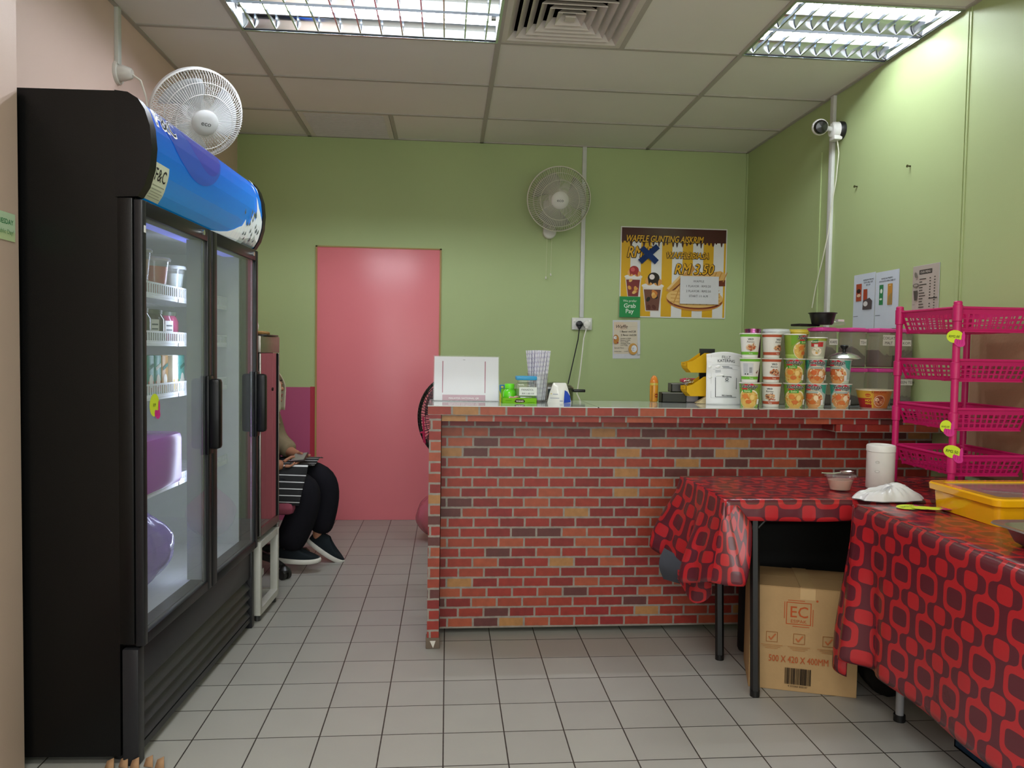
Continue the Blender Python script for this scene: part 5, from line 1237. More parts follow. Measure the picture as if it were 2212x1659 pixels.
t = root('takeaway_bowl', 'black takeaway bowl standing on the pink-lidded KAFE box', 'bowl', (1.735, 3.42, 1.3695))
m = MB(); m.lathe([(0, .001), (.042, .001), (.047, .006), (.058, .05), (.062, .053), (.064, .053), (.064, .056), (.056, .054), (.045, .008), (0, .006)], n=40, col='#121214'); m.build('bowl', PLAS, t)
o = MB().box((0, 0, .006), (.11, .07, .011), '#101012', bev=.003).build('flat_lid', PLAS); o.location = (1.672, 3.46, 1.3625); o.rotation_euler = (0, 0, .2); tag(o, 'flat black lid lying left of the black bowl on the boxes', 'lid')
t = root('clear_lid', 'crumpled clear plastic lid with a white tag behind the black bowl', 'lid', (1.815, 3.47, 1.371))
m = MB(); m.lathe([(.05, 0), (.052, .008), (.045, .016), (0, .018)], n=24, col='#dfe6e6'); m.build('lid', CLEAR, t); m = MB(); m.box((.02, -.02, .022), (.034, .02, .01), '#e2e2de', rz=.2); m.build('tag', PAPER, t)
# steel pot lid held up behind the cups
t = root('pot_lid', 'shiny steel pot lid with a black knob resting on the last full cup column', 'lid', (1.742, 3.228, CT+2*HC+.006))
m = MB(); m.lathe([(0, .001), (.05, .0), (.068, -.001), (.071, .002), (.06, .013), (.035, .024), (.012, .029), (0, .03)], n=44, col='#c9cac8'); m.build('lid_disc', METAL, t)
m = MB(); m.lathe([(0, .029), (.008, .03), (.007, .04), (.016, .05), (.018, .056), (.012, .06), (0, .061)], n=20, col='#141414'); m.build('knob', PLAS, t)

# ================================================================== WALL PAPERS
def wallprint(name, label, cat, x0, z0, w_, h_, fn, mat=PAPER, th=.003, y=YB, eps=.0004, rot=0):
    """flat sheet on the back wall; x0,z0 = bottom left"""
    m = MB(); m.box((w_/2, -th/2, h_/2), (w_, th, h_), '#dcdcd6'); pr = Print(eps); fn(pr, w_, h_); pr.to(m, plane((0, -th-.0002, 0), UX, UZ))
    o = m.build(name, mat, smooth=0); o.location = (x0, y-.001, z0); o.rotation_euler = (0, rot, 0); return tag(o, label, cat)
def poster(pr, w_, h_):
    e = .008; W0, W1 = e, w_-e; Y_, Wt, BR = '#d9a826', '#e2e1de', '#4a2420'
    pr.rect(W0, e, W1, h_-e, Wt); n_ = 10; sw = .0775
    xs_ = [W0+i*sw for i in range(12)]
    for i in range(0, 11, 2):
        a, b_ = xs_[i]-.01, min(W1, xs_[i]-.01+sw)
        if a < W1: pr.rect(max(W0, a), e, b_, h_-e, Y_, keep=i > 0)
    pr.rect(W0, h_-.105, W1, h_-e, BR)
    rn = random.Random(4); x = W0+.008
    while x < W1-.012:
        d_ = rn.uniform(.008, .045); ww = rn.uniform(.008, .014)
        pr.poly([(x-ww, h_-.1), (x-ww*.5, h_-.105-d_*.7), (x, h_-.105-d_), (x+ww*.5, h_-.105-d_*.7), (x+ww, h_-.1)], BR, keep=True); x += rn.uniform(.022, .045)
    # ice-cream cups (plain generic food drawings)
    def cupd(cx, cy, s, topc, fill):
        pr.poly([(cx-.062*s, cy+.15*s), (cx+.062*s, cy+.15*s), (cx+.042*s, cy), (cx-.042*s, cy)], '#d8cfc6')
        pr.poly([(cx-.054*s, cy+.13*s), (cx+.05*s, cy+.13*s), (cx+.038*s, cy+.006), (cx-.038*s, cy+.006)], fill)
        rn = random.Random(int(cx*1000))
        for k in range(9): pr.ell(cx+rn.uniform(-.035, .035)*s, cy+rn.uniform(.02, .13)*s, .016*s, .011*s, rn.choice(['#d99b4e', '#c6783a', '#5a2c28', topc, '#e3b46c']), 12, rn.uniform(0, 3), keep=k > 0)
        pr.ell(cx, cy+.152*s, .068*s, .016*s, '#e6e0da', 28)
        pr.ell(cx-.02*s, cy+.18*s, .026*s, .026*s, '#e0a45c'); pr.ell(cx+.03*s, cy+.175*s, .026*s, .022*s, '#d99a54', keep=True)
        pr.ell(cx+.004*s, cy+.2*s, .036*s, .032*s, topc, 26); pr.ell(cx-.006*s, cy+.205*s, .016*s, .016*s, '#e8dcd8' if topc != '#a02f36' else '#c9585a', 16)
        pr.poly([(cx-.03*s, cy+.19*s), (cx-.024*s, cy+.155*s), (cx-.014*s, cy+.18*s), (cx, cy+.16*s), (cx+.012*s, cy+.182*s), (cx+.03*s, cy+.15*s), (cx+.034*s, cy+.19*s)], topc)
    cupd(.1, .145, .98, '#a02f36', '#7c2e33'); cupd(.245, .045, 1.22, '#241a1c', '#6e443a')
    # waffles
    pr.poly([(.34, .20), (.53, .40), (.56, .36), (.40, .17)], '#c9924a'); pr.poly([(.35, .215), (.53, .40), (.535, .385), (.365, .205)], '#e6c58a'); pr.poly([(.37, .185), (.49, .29), (.5, .27), (.39, .17)], '#6b3322')
    pr.poly([(.36, .15), (.50, .30), (.60, .26), (.50, .12)], '#dcae68'); pr.poly([(.38, .145), (.50, .26), (.52, .25), (.42, .13)], '#8c4a2a')
    pr.ell(.56, .135, .215, .082, '#c98a40', 40, -.03); pr.ell(.56, .128, .207, .062, '#7a3a26', 40, -.03); pr.ell(.56, .150, .212, .072, '#e2b872', 40, -.03)
    for k in range(7): pr.line(.40+.05*k, .10+.0*k, .44+.05*k, .21, .008, '#c08a44', keep=k > 0)
    for k in range(4): pr.line(.38, .12+.026*k, .75, .105+.026*k, .006, '#c9944e', keep=True)
    pr.poly([(.52, .31), (.75, .35), (W1, .33), (W1, .28), (.60, .25)], '#dcae68'); pr.poly([(.60, .26), (W1, .285), (W1, .24), (.62, .235)], '#6b3322')
    for k in range(6): pr.line(.57+.04*k, .27, .60+.04*k, .34, .007, '#c08a44', keep=k > 0)
    # lettering
    def lt(t, x, y, s, sx=1.0):
        for dx, dy in ((-.003, -.003), (.003, -.003), (.003, .002)): pr.text(t, x+dx, y+dy, s, '#2b1714', 'LEFT', .28, .045, sx, keep=dx != -.003 or dy != -.003)
        pr.text(t, x, y, s, '#e0a92a', 'LEFT', .28, .022, sx)
    lt('WAFFLE GUNTING AISKRIM', .044, h_-.108, .066, .70); lt('RM 5', .052, h_-.222, .115, .72); lt('WAFFLE BIASA', .345, h_-.222, .063, .78); lt('RM 3.50', .405, h_-.335, .106, .82)
P0_ = PY(1339, 686, YB); wp = .797; hp = .655
o = wallprint('waffle_poster', 'large yellow-striped waffle poster on the back wall under a brown drip border', 'poster', 1.243, 1.488, .795, .657, poster, LAMI, .006, eps=.00012)
YP = YB-.0225
# blue tape cross on the poster
tp = MB(); pr = Print(.0003)
cxp, cyp = 1.452, 1.945
pr.line(cxp-.066, cyp-.056, cxp+.064, cyp+.06, .042, '#2b3c66'); pr.line(cxp-.056, cyp+.046, cxp+.058, cyp-.056, .042, '#2b3f6e')
for l, vs, fs, c in pr.it: tp.add([(x, YP-.0008*l, z) for x, z in vs]+[(x, YP-.0008*l-.0006, z) for x, z in vs], [f for f in fs]+[tuple(4+i for i in f) for f in fs], c)
tag(tp.build('tape_cross', CLOTHM, smooth=0), 'dark blue tape cross stuck over the poster price', 'tape')
def a4(pr, w_, h_):
    pr.rect(.001, .001, w_-.001, h_-.001, '#d6d6d8')
    for i, s_ in enumerate(('WAFFLE', '1 FLAVOR : RM3.20', '2 FLAVOR : RM3.50', 'START :11 A.M')): pr.text(s_, w_*.475, h_-.045-.036*i, .0225, '#3a3a3c')
wallprint('price_note', 'white typed price note taped on the lower right of the waffle poster', 'note', 1.688, 1.592, .289, .203, a4, PAPER, .0012, YP)
def grab(pr, w_, h_):
    pr.rect(0, 0, w_, h_, '#1d8a4a'); pr.text('We prefer', w_/2, h_*.74, .0235, '#d5e6d6'); pr.text('Grab', w_/2, h_*.46, .044, '#dfeee0', bold=.012); pr.text('Pay', w_/2, h_*.2, .044, '#dfeee0', bold=.012)
wallprint('payment_sticker', 'green square payment sticker on the lower left corner of the poster', 'sticker', 1.24, 1.486, .154, .150, grab, LAMI, .001, YP)
def menu(pr, w_, h_):
    pr.rect(.001, .001, w_-.001, h_-.001, '#cfd0d4'); pr.rect(.008, .035, w_-.02, h_-.012, '#d6cbb6'); pr.poly([(.01, h_-.075), (.01, h_-.015), (.07, h_-.015), (.11, h_-.04), (.1, h_-.07)], '#d9c3ab')
    pr.text('Waffle', .068, h_-.058, .034, '#3a2622', shear=.3, bold=.01); pr.line(.06, h_-.066, .11, h_-.063, .0012, '#8a7568'); pr.line(.11, h_-.048, .17, h_-.046, .0012, '#b9a894')
    pr.text('1 flavor rm3.20', .113, h_-.09, .0195, '#2c2320', bold=.015); pr.text('2 flavor rm3.50', .118, h_-.115, .0185, '#2c2320', bold=.012)
    for i, s_ in enumerate(('Strawberry Waffle', 'Blueberry Waffle', 'Peanut Waffle', 'Chocolate Waffle', 'Corn Waffle')): pr.text(s_, .058, h_-.137-.0125*i, .0105, '#3c3330', 'LEFT', bold=.01)
    pr.text('Special Menu', .012, .075, .0135, '#3c3330', 'LEFT', shear=.2); pr.text('chicken floss', .01, .05, .0105, '#3c3330', 'LEFT'); pr.text('rm5.00', .082, .05, .0105, '#3c3330', 'LEFT')
    pr.ell(.022, h_-.14, .023, .034, '#b9803f', 28); pr.ell(.018, h_-.128, .012, .013, '#e6e2de', 14); pr.ell(.024, h_-.128, .003, .003, '#2a2424'); pr.ell(.015, h_-.142, .004, .004, '#a04038', keep=True); pr.ell(.036, h_-.165, .006, .005, '#8c2f3a', keep=True); pr.rect(0, h_-.18, .004, h_-.1, '#cfd0d4')
    pr.ell(.15, .07, .034, .042, '#c8974e', 30); pr.ell(.157, .072, .021, .026, '#e2e4e8', 22); pr.rect(w_-.02, .03, w_-.001, .12, '#cfd0d4')
    for k in range(6): pr.ell(.142+.006*(k % 3), .06+.013*(k//3)+.004*(k % 2), .0022, .0022, '#2a2222', 8, keep=k > 0)
wallprint('menu_sheet', 'small white and cream waffle menu sheet on the back wall below the poster', 'menu', 1.203, 1.183, .204, .281, menu, PAPER, .0012, rot=R(-1))

def rightprint(name, label, cat, ya, yb, z0, h_, fn, tilt=0):
    """sheet on the right wall, ya = far edge (left in the photo)"""
    m = MB(); w_ = ya-yb; m.box((w_/2, -.001, h_/2), (w_, .0015, h_), '#d5dae0'); pr = Print(.0004); fn(pr, w_, h_); pr.to(m, plane((0, -.0022, 0), UX, UZ))
    o = m.build(name, PAPER, smooth=0); o.location = (XR-.002, ya, z0); o.rotation_euler = (0, 0, -PI/2); return tag(o, label, cat)
def sh1(pr, w_, h_):
    pr.rect(.001, .001, w_-.001, h_-.001, '#ccd6e2')
    for i, (s_, l_) in enumerate((('RAMADAN PROMO', .0115), ('KOPI & MILO SET', .0115), ('RM 3.00', .0115))): pr.text(s_, w_*.7, h_*(.87-.045*i), l_, '#3b4048', bold=.02)
    pr.rect(w_*.14, h_*.52, w_*.4, h_*.83, '#a5492e'); pr.ell(w_*.27, h_*.7, w_*.1, h_*.04, '#2a1c18'); pr.ell(w_*.28, h_*.62, w_*.09, h_*.03, '#d9b89a'); pr.rect(w_*.5, h_*.52, w_*.68, h_*.72, '#a5452a'); pr.poly([(w_*.48, h_*.36), (w_*.9, h_*.36), (w_*.92, h_*.5), (w_*.8, h_*.56), (w_*.5, h_*.52)], '#4f4648'); pr.ell(w_*.62, h_*.46, w_*.1, h_*.045, '#d6d2d0'); pr.rect(w_*.06, h_*.245, w_*.28, h_*.253, '#3b4048')
def sh2(pr, w_, h_):
    pr.rect(.001, .001, w_-.001, h_-.001, '#ccd6e2')
    pr.text('RAMADAN PROMO', w_*.5, h_*.86, .0115, '#3b4048', bold=.02); pr.text('CHOCOLATE & CEREAL DRINK SET', w_*.52, h_*.815, .0105, '#3b4048', bold=.02, sx=.85)
    pr.rect(w_*.19, h_*.42, w_*.36, h_*.77, '#2f7a48'); pr.ell(w_*.28, h_*.66, w_*.05, h_*.04, '#dfe8df'); pr.ell(w_*.27, h_*.52, w_*.06, h_*.018, '#cfe0cf', keep=True); pr.rect(w_*.56, h_*.41, w_*.76, h_*.77, '#c08a38'); pr.poly([(w_*.58, h_*.42), (w_*.74, h_*.42), (w_*.74, h_*.62), (w_*.62, h_*.56)], '#9c8450'); pr.rect(w_*.62, h_*.74, w_*.7, h_*.748, '#eadbb0'); pr.rect(w_*.06, h_*.235, w_*.28, h_*.243, '#3b4048')
def sh3(pr, w_, h_):
    pr.rect(.001, .001, w_-.001, h_-.001, '#b3aaa0'); pr.rect(w_*.26, h_*.86, w_*.74, h_*.93, '#3c3a36'); pr.text('OUR MENU', w_*.5, h_*.878, .015, '#c9c1b6', bold=.01)
    for k in range(15):
        z_ = h_*(.78-.043*k); rn = random.Random(k); pr.rect(w_*.28, z_, w_*(.36+.2*rn.random()), z_+.0045, '#4a4640', keep=k > 0)
        if k not in (8,): pr.rect(w_*.66, z_, w_*.71, z_+.005, '#4a4640', keep=True)
        pr.rect(w_*.83, z_+.003, w_*.88, z_+.008, '#4a4640', keep=True)
    pr.rect(w_*.66, h_*.475, w_*.97, h_*.49, '#2c2a27'); pr.ell(w_*.16, h_*.7, w_*.12, h_*.03, '#6a655d'); pr.ell(w_*.16, h_*.7, w_*.08, h_*.018, '#a0988c'); pr.poly([(w_*.08, h_*.62), (w_*.24, h_*.62), (w_*.22, h_*.47), (w_*.12, h_*.47)], '#4f4a44'); pr.ell(w_*.16, h_*.86, w_*.05, h_*.05, '#7a756a', 10, .5); pr.rect(w_*.06, h_*.40, w_*.16, h_*.405, '#6a655d')
rightprint('promo_sheet', 'pale blue-white promo sheet with two brown product pictures on the right wall', 'notice', 3.952, 3.747, 1.366, .294, sh1)
rightprint('promo_sheet', 'pale blue-white promo sheet with green and amber product pictures on the right wall', 'notice', 3.742, 3.54, 1.366, .288, sh2)
rightprint('drinks_menu', 'buff drinks menu with a takeaway cup drawing above the pink basket rack', 'menu', 3.43, 3.235, 1.35, .30, sh3)
# green and white day sticker on the peach pier
m = MB(); m.box((.1, -.001, .038), (.2, .001, .075), '#b8c9a0'); pr = Print(.0004); pr.rect(0, .0, .2, .075, '#bccfa0'); pr.rect(0, .025, .2, .075, '#b9d2b4'); pr.text('TUESDAY', .19, .044, .019, '#2f7a4c', 'RIGHT', bold=.02); pr.text('Public Day!', .19, .018, .017, '#6a9a6a', 'RIGHT')
pr.to(m, plane((0, -.002, 0), UX, UZ)); o = m.build('day_sticker', PAPER, smooth=0); o.location = (XN+.0005, 2.018, 1.501); o.rotation_euler = (0, 0, PI/2); tag(o, 'pale green TUESDAY sticker on the peach pier at the left edge', 'sticker')
# red stool edge
t = root('plastic_stool', 'bright red plastic stool whose corner shows at the bottom left', 'stool', (-1.105, 1.66, 0))
m = MB(); m.box((0, 0, .325), (.15, .15, .03), '#c8141c', bev=.012); m.build('seat', PLAS, t)
for sx in (-1, 1):
    for sy in (-1, 1): m = MB(); m.tube([(sx*.055, sy*.055, .32), (sx*.06, sy*.06, 0)], [.018, .014], 8, '#c8141c'); m.build('leg', PLAS, t)

# ================================================================== TABLES
TZ = .72
def table(name, label, x0, x1, y0, y1, legs, legc, tk=.028):
    t = root(name, label, 'table', ((x0+x1)/2, (y0+y1)/2, 0)); cx, cy = (x0+x1)/2, (y0+y1)/2
    m = MB(); m.bx((x0-cx, y0-cy, TZ-.002-tk), (x1-cx, y1-cy, TZ-.003), '#24201e', bev=.004); m.build('table_top', MATT, t)
    for (lx, ly), (fx, fy) in legs:
        m = MB(); m.tube([(lx-cx, ly-cy, TZ-.03), (fx-cx, fy-cy, .02)], .017 if legc == '#121110' else .013, 6 if legc == '#121110' else 12, legc, cap=True)
        m.cyl((fx-cx, fy-cy, 0), (fx-cx, fy-cy, .022), .0175 if legc == '#121110' else .019, n=12, col='#0e0e0e'); m.build('leg', PLAS, t)
    return t
tt_ = table('folding_table', 'cloth-covered folding table pushed against the brick counter', .972, 2.15, 2.56, 3.035,
      [((1.105, 2.63), (1.116, 2.607)), ((1.1, 2.98), (1.105, 2.934)), ((2.05, 2.63), (2.05, 2.61)), ((2.05, 2.98), (2.05, 2.96))], '#121110')
m = MB(); cx, cy = (.972+2.15)/2, (2.56+3.035)/2
for pa, pb, rr in (((1.108, 2.62, .6), (1.2, 2.63, .69), .006), ((1.1, 2.62, .6), (1.03, 2.63, .69), .006), ((1.105, 2.62, .66), (1.102, 2.97, .66), .01)):
    m = MB(); m.tube([Vector(pa)-Vector((cx, cy, 0)), Vector(pb)-Vector((cx, cy, 0))], rr, 8, '#1a1a1a'); m.build('brace', PLAS, tt_)
table('folding_table', 'long cloth-covered table along the right wall with grey steel legs', 1.395, 2.15, .85, 2.44, [((1.53, 2.40), (1.533, 2.40)), ((2.05, 2.38), (2.05, 2.38)), ((1.5, .95), (1.5, .95)), ((2.05, .95), (2.05, .95))], '#8f9194')

# cloth over the back table
def smooth01(t): t = max(0, min(1, t)); return t*t*(3-2*t)
X0, X1, Y0, Y1 = .962, 2.160, 2.545, 3.055
m = MB()
m.grid(lambda u, v: (X0+(X1-X0)*u, Y0+(Y1-Y0)*v, TZ+.001+.0012*math.sin(9*u)*math.sin(7*v)), 40, 16, uvf=lambda u, v: (Y0+(Y1-Y0)*v, X0+(X1-X0)*u+.02))
FH = .072
def fronth(u, v):      # short front hem
    x = X0+(X1-X0)*u; return (x, Y0-.006*math.sin(v*PI/2)-.002*math.sin(30*x)*v, TZ+.001-FH*v*(1+.03*math.sin(11*x)))
m.grid(fronth, 60, 5, uvf=lambda u, v: (Y0-FH*v, X0+(X1-X0)*u+.02))
# left drop: runs from the back corner to the front corner, then turns into a hanging corner cone
pts = []
def leftd(u, v):       # u: 0 at back .. 1 front corner tip
    if u < .62:
        k = u/.62; top = Vector((X0, Y1-(Y1-Y0)*k, TZ+.001)); ln = .265+.07*math.sin(k*PI)*1.0+.02*k
        fl = .10*(1-k)+.045*k; wv = .022*math.sin(k*11+.5)+.012*math.sin(k*23)
        return top+Vector((-(fl+wv)*smooth01(v)**.9-.0, .012*math.sin(k*9)*v, -ln*v))
    k = (u-.62)/.38; top = Vector((X0+.03*k**2, Y0, TZ+.001-.0*k))
    ln = .285+.0*k-.21*smooth01((k-.55)/.45)
    a = k*PI*.95
    return top+Vector((-.045*math.cos(a)*v+.01*k*v+.035*math.sin(a)*v, -.055*math.sin(a)*smooth01(v), -ln*v))
m.grid(leftd, 70, 18, uvf=lambda u, v: (Y1-u*.78, X0+.02-.34*v) )
cl = m.build('tablecloth', VINYL, smooth=50, solid=.0012); tag(cl, 'glossy red and maroon retro-patterned cloth on the table by the counter', 'tablecloth', 'retro vinyl tablecloths')
m = MB()
m.grid(lambda u, v: (.878+.10*u-.02*math.sin(v*PI)-.012*(1-u), 2.93-.20*u, .455-.125*v-.018*math.sin(u*PI)*(1-v)+.01*u), 16, 10, '#3b3f47'); plab(m.build('cloth_underside', colmat('cloth_backing', .85), cl, smooth=60), 'dark grey backing of the cloth folded outwards')
m = MB(); m.grid(lambda u, v: (.888+.075*u+.004*math.sin(9*u), 2.82-.16*u, .40-.10*v*math.sin(.35+u*2.3)), 14, 8, uvf=lambda u, v: (.2*u, .3+.14*v)); m.build('cloth_fold', VINYL, cl, smooth=60)

# cloth over the long right table
RX0, RY1, RY0 = 1.383, 2.452, .86
m = MB()
m.grid(lambda u, v: (RX0+(2.162-RX0)*u, RY0+(RY1-RY0)*v, TZ+.0045+.0015*math.sin(11*v)*math.sin(5*u)), 20, 44, uvf=lambda u, v: (RX0+(2.162-RX0)*u+.04, RY0+(RY1-RY0)*v))
DR = .52
def rdrop(u, v):      # u 0 near .. 1 far corner ; hangs on the aisle side with a soft roll at the edge
    y = RY0+(RY1-.015-RY0)*u; r_ = .014; s_ = v*DR
    wv = (.006*math.sin(7*u*2)+.004*math.sin(23*u))*v + (.045*math.exp(-((u-.975)/.035)**2)-.03*math.exp(-((u-.93)/.03)**2))*v
    if s_ < r_*PI/2: a = s_/r_; return (RX0-r_*math.sin(a), y, TZ+.0045-r_*(1-math.cos(a)))
    z_ = TZ+.0045-r_-(s_-r_*PI/2)
    if u > .985: z_ += 0
    return (RX0-r_-wv*1.1-.006*v, y, z_)
m.grid(rdrop, 160, 24, uvf=lambda u, v: (RY0+(RY1-.015-RY0)*u+.035, -DR*v+.02))
def rcorner(u, v):    # corner pleat swinging out beyond the far corner
    a = u*PI*.86; s_ = v*(DR+.055-.03*u); k = smooth01(v*1.1)
    return (RX0-.014-.006*v+(.0-.052*math.sin(a))*k+.045*k*u, RY1-.015+.085*k*(1-math.cos(a))*.5+.012*u, TZ+.0045-.012*min(1, v*6)-s_)
m.grid(rcorner, 26, 24, uvf=lambda u, v: (RY1+.02+.19*u, -DR*v+.02))
def rback(u, v):
    return (RX0+.02+(2.155-RX0-.02)*u, RY1+.004*math.sin(15*u)*v, TZ+.0045-.10*v)
m.grid(rback, 30, 5, uvf=lambda u, v: (RX0+(2.16-RX0)*u, RY1+.10*v))
tag(m.build('tablecloth', VINYL, smooth=50, solid=.0012), 'red and maroon retro-patterned cloth hanging long over the right-hand table', 'tablecloth', 'retro vinyl tablecloths')

# ------------------------------------------------------------------ under the tables
a = Vector((1.122, 2.683)); b_ = Vector((1.476, 2.567)); ang = math.atan2(b_.y-a.y, b_.x-a.x); W_ = (b_-a).length; D_ = .26; HB = .382
t = root('cardboard_box', 'large brown carton with a red printed logo standing under the back table', 'box', (a.x, a.y, 0), ang)
m = MB(); m.bx((0, 0, 0), (W_, D_, HB), '#a88a62', bev=.003); m.build('carton', CARD, t, smooth=20)
m = MB(); m.box((W_/2, D_*.25-.001, HB+.0015), (W_+.002, D_*.5, .003), '#a4865e', rx=.01); m.box((W_/2, D_*.75+.001, HB+.0015), (W_+.002, D_*.5, .003), '#a08259', rx=-.01); m.build('flap', CARD, t)
m = MB(); m.bx((W_*.46, -.0008, HB-.04), (W_*.6, .0, HB+.003), '#b89a6c'); m.bx((W_*.46, 0, HB+.0045), (W_*.6, D_, HB+.0052), '#b89a6c'); m.build('packing_tape', LAMI, t, smooth=0)
m = MB(); pr = Print(.0003); rc = '#a8502c'; cx, cz = .168, .288
def frame(x0, z0, x1, z1, w_, c, k=True):
    for q in ((x0, z0, x1, z0+w_), (x0, z1-w_, x1, z1), (x0, z0, x0+w_, z1), (x1-w_, z0, x1, z1)): pr.rect(*q, c, keep=k)
frame(cx-.043, cz-.04, cx+.043, cz+.042, .003, rc)
pr.rect(cx-.050, cz-.02, cx-.0475, cz+.042, rc, keep=True); pr.rect(cx+.0475, cz-.042, cx+.05, cz+.02, rc, keep=True); pr.rect(cx-.02, cz-.048, cx+.038, cz-.0455, rc, keep=True); pr.rect(cx-.038, cz+.047, cx+.02, cz+.0495, rc, keep=True)
pr.text('EC', cx+.002, cz-.013, .058, rc, sx=.95, bold=.005); pr.text('ESIPAK', cx+.001, cz-.033, .0165, rc, sx=1.1); pr.ell(cx+.062, cz+.052, .004, .004, rc, 12)
for k, x in enumerate((.078, .172, .272)):
    z_ = .195; frame(x-.02, z_-.018, x+.02, z_+.02, .0018, '#8c5a32'); pr.line(x-.011, z_+.002, x-.003, z_-.009, .005, '#a8603a'); pr.line(x-.004, z_-.01, x+.013, z_+.013, .005, '#a8603a', keep=True)
    for i in range(3): pr.rect(x-.038+.008*i, z_-.03-.006*i, x+.038-.008*i, z_-.028-.006*i, '#a5764a', keep=True)
pr.text('500 X 420 X 400MM', W_*.46, .107, .0345, '#a8502c', bold=.004, sx=.70)
rn = random.Random(9); x = W_*.34
while x < W_*.58: w_ = rn.choice([.001, .0016, .003]); pr.rect(x, .028, x+w_, .088, '#1f1a16', keep=True); x += w_+rn.choice([.001, .0015, .002])
pr.text('9 555060 800147', W_*.46, .018, .0095, '#2a241e')
pr.to(m, plane((0, -.0009, 0), UX, UZ)); m.build('print', CARD, t, smooth=0)
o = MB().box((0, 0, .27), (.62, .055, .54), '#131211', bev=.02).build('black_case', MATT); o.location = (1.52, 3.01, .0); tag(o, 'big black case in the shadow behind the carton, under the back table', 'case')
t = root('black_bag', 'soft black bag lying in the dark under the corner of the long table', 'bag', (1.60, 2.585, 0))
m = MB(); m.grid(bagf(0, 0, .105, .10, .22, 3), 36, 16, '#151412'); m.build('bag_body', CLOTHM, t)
t = root('storage_crate', 'dark blue plastic crate with a pale label under the long table', 'crate', (1.80, 1.93, 0))
m = MB(); c = '#14334f'; w_, d_, h_ = .19, .30, .20
for q in (((-w_, -d_, 0), (w_, d_, .005)), ((-w_, -d_, 0), (-w_+.005, d_, h_)), ((w_-.005, -d_, 0), (w_, d_, h_)), ((-w_, -d_, 0), (w_, -d_+.005, h_)), ((-w_, d_-.005, 0), (w_, d_, h_)), ((-w_-.01, -d_-.01, h_-.02), (-w_+.004, d_+.01, h_)), ((-w_-.01, d_-.004, h_-.02), (w_+.01, d_+.01, h_))): m.bx(*q, c)
m.build('crate_body', PLAS, t, smooth=0); m = MB(); m.bx((-w_-.0015, .02, .05), (-w_-.0005, .16, .125), '#8d9094'); m.build('label', PAPER, t)

# ------------------------------------------------------------------ on the tables
t = root('plastic_tub', 'small clear oval tub of brown paste with a lid on the back table', 'tub', (1.478, 2.735, TZ+.003))
m = MB(); m.lathe([(0, .001), (.032, .001), (.034, .004), (.046, .05), (.048, .052)], n=36, col='#cfc9c4', M=Matrix.Diagonal((1.12, .9, 1))); m.build('tub_wall', CLEAR, t)
m = MB(); m.lathe([(0, .003), (.0335, .003), (.042, .038), (0, .039)], n=36, col='#c09a88', M=Matrix.Diagonal((1.1, .88, 1))); m.build('paste', PLAS, t)
m = MB(); m.lathe([(.049, .05), (.052, .051), (.052, .056), (.048, .060), (.046, .057), (0, .057)], n=36, col='#d6d6d6', M=Matrix.Diagonal((1.12, .9, 1))); m.build('lid', CLEAR, t)
t = root('spoon', 'steel spoon laid across the lid of the brown-paste tub', 'spoon', (1.478, 2.735, TZ+.062))
m = MB(); m.tube([(-.075, .0, .004), (-.03, 0, .002), (.0, 0, .006)], [.0032, .0028, .0025], 8, '#c9c9c9'); m.lathe([(0, 0), (.012, .003), (.019, .009), (.0195, .010), (.012, .005), (0, .002)], n=20, col='#d2d2d2', M=Matrix.Diagonal((1.45, .9, 1)), c=(.024, 0, .001)); m.build('spoon', METAL, t)
t = root('white_canister', 'tall white plastic canister with a screw lid beside the plastic bag', 'canister', (1.652, 2.765, TZ+.003))
m = MB(); m.lathe([(0, .001), (.048, .001), (.05, .004), (.05, .142)], n=48, col='#d3d4cf'); m.build('canister_body', PLAS, t)
m = MB(); m.lathe([(.0495, .1425), (.0515, .143), (.0515, .163), (.049, .167), (.042, .169), (.040, .164), (.02, .164), (0, .165)], n=48, col='#dbdcd8'); m.cyl((-.012, -.01, .164), (-.012, -.01, .1665), .008, n=16, col='#cfd0cc'); m.build('lid', PLAS, t)
m = MB(); pr = Print(.0004); pr.ell(-.012, .105, .008, .006, '#b9bab4', 16); pr.ell(-.013, .105, .004, .003, '#c9cac6', 12); pr.ell(-.012, .07, .009, .005, '#b4b5b0', 16); pr.ell(-.012, .071, .006, .003, '#d3d4cf', 12)
pr.to(m, lambda x, y, l: ((.0502+l)*math.sin(x/.05-.5), -(.0502+l)*math.cos(x/.05-.5), y)); m.build('smudge_print', PLAS, t)
# white carrier bag
t = root('carrier_bag', 'crumpled white plastic carrier bag lying in front of the canister', 'bag', (1.545, 2.53, TZ+.006))
m = MB()
def cb(u, v, top=True):
    a = u*2*PI; q = v; rx = .125*(1+.06*math.sin(3*a+1)+.05*math.sin(7*a)); ry = .062*(1+.1*math.sin(2*a+.5)+.05*math.sin(9*a+1))
    x = rx*q*math.cos(a); y = ry*q*math.sin(a)
    hh = .040*(1-q**4)*(1+.22*math.sin(x*38+1)*math.cos(y*50))+.006*math.sin(21*a)*q*(1-q)*2+.010*math.sin(33*x+17*y)*(1-q)
    
    return (x, y, max(.002, hh+.004))
m.grid(cb, 90, 26, '#d9dadc'); m.grid(lambda u, v: (cb(-u, 1)[0]*v, cb(-u, 1)[1]*v, .0015), 40, 3, '#d9dadc')
def hdl(u, v): a = PI*u; return (.02+.05*math.cos(a), .0-.01*v+.012*math.sin(a*2), .040+.014*math.sin(a)*(1-v*.3)+.004*math.sin(11*u))
m.grid(hdl, 18, 3, '#dddee0'); m.build('bag_body', colmat('thin_white_film', .3, alpha=.93, coat=.3, bump=.6, bscale=60), t, smooth=60)
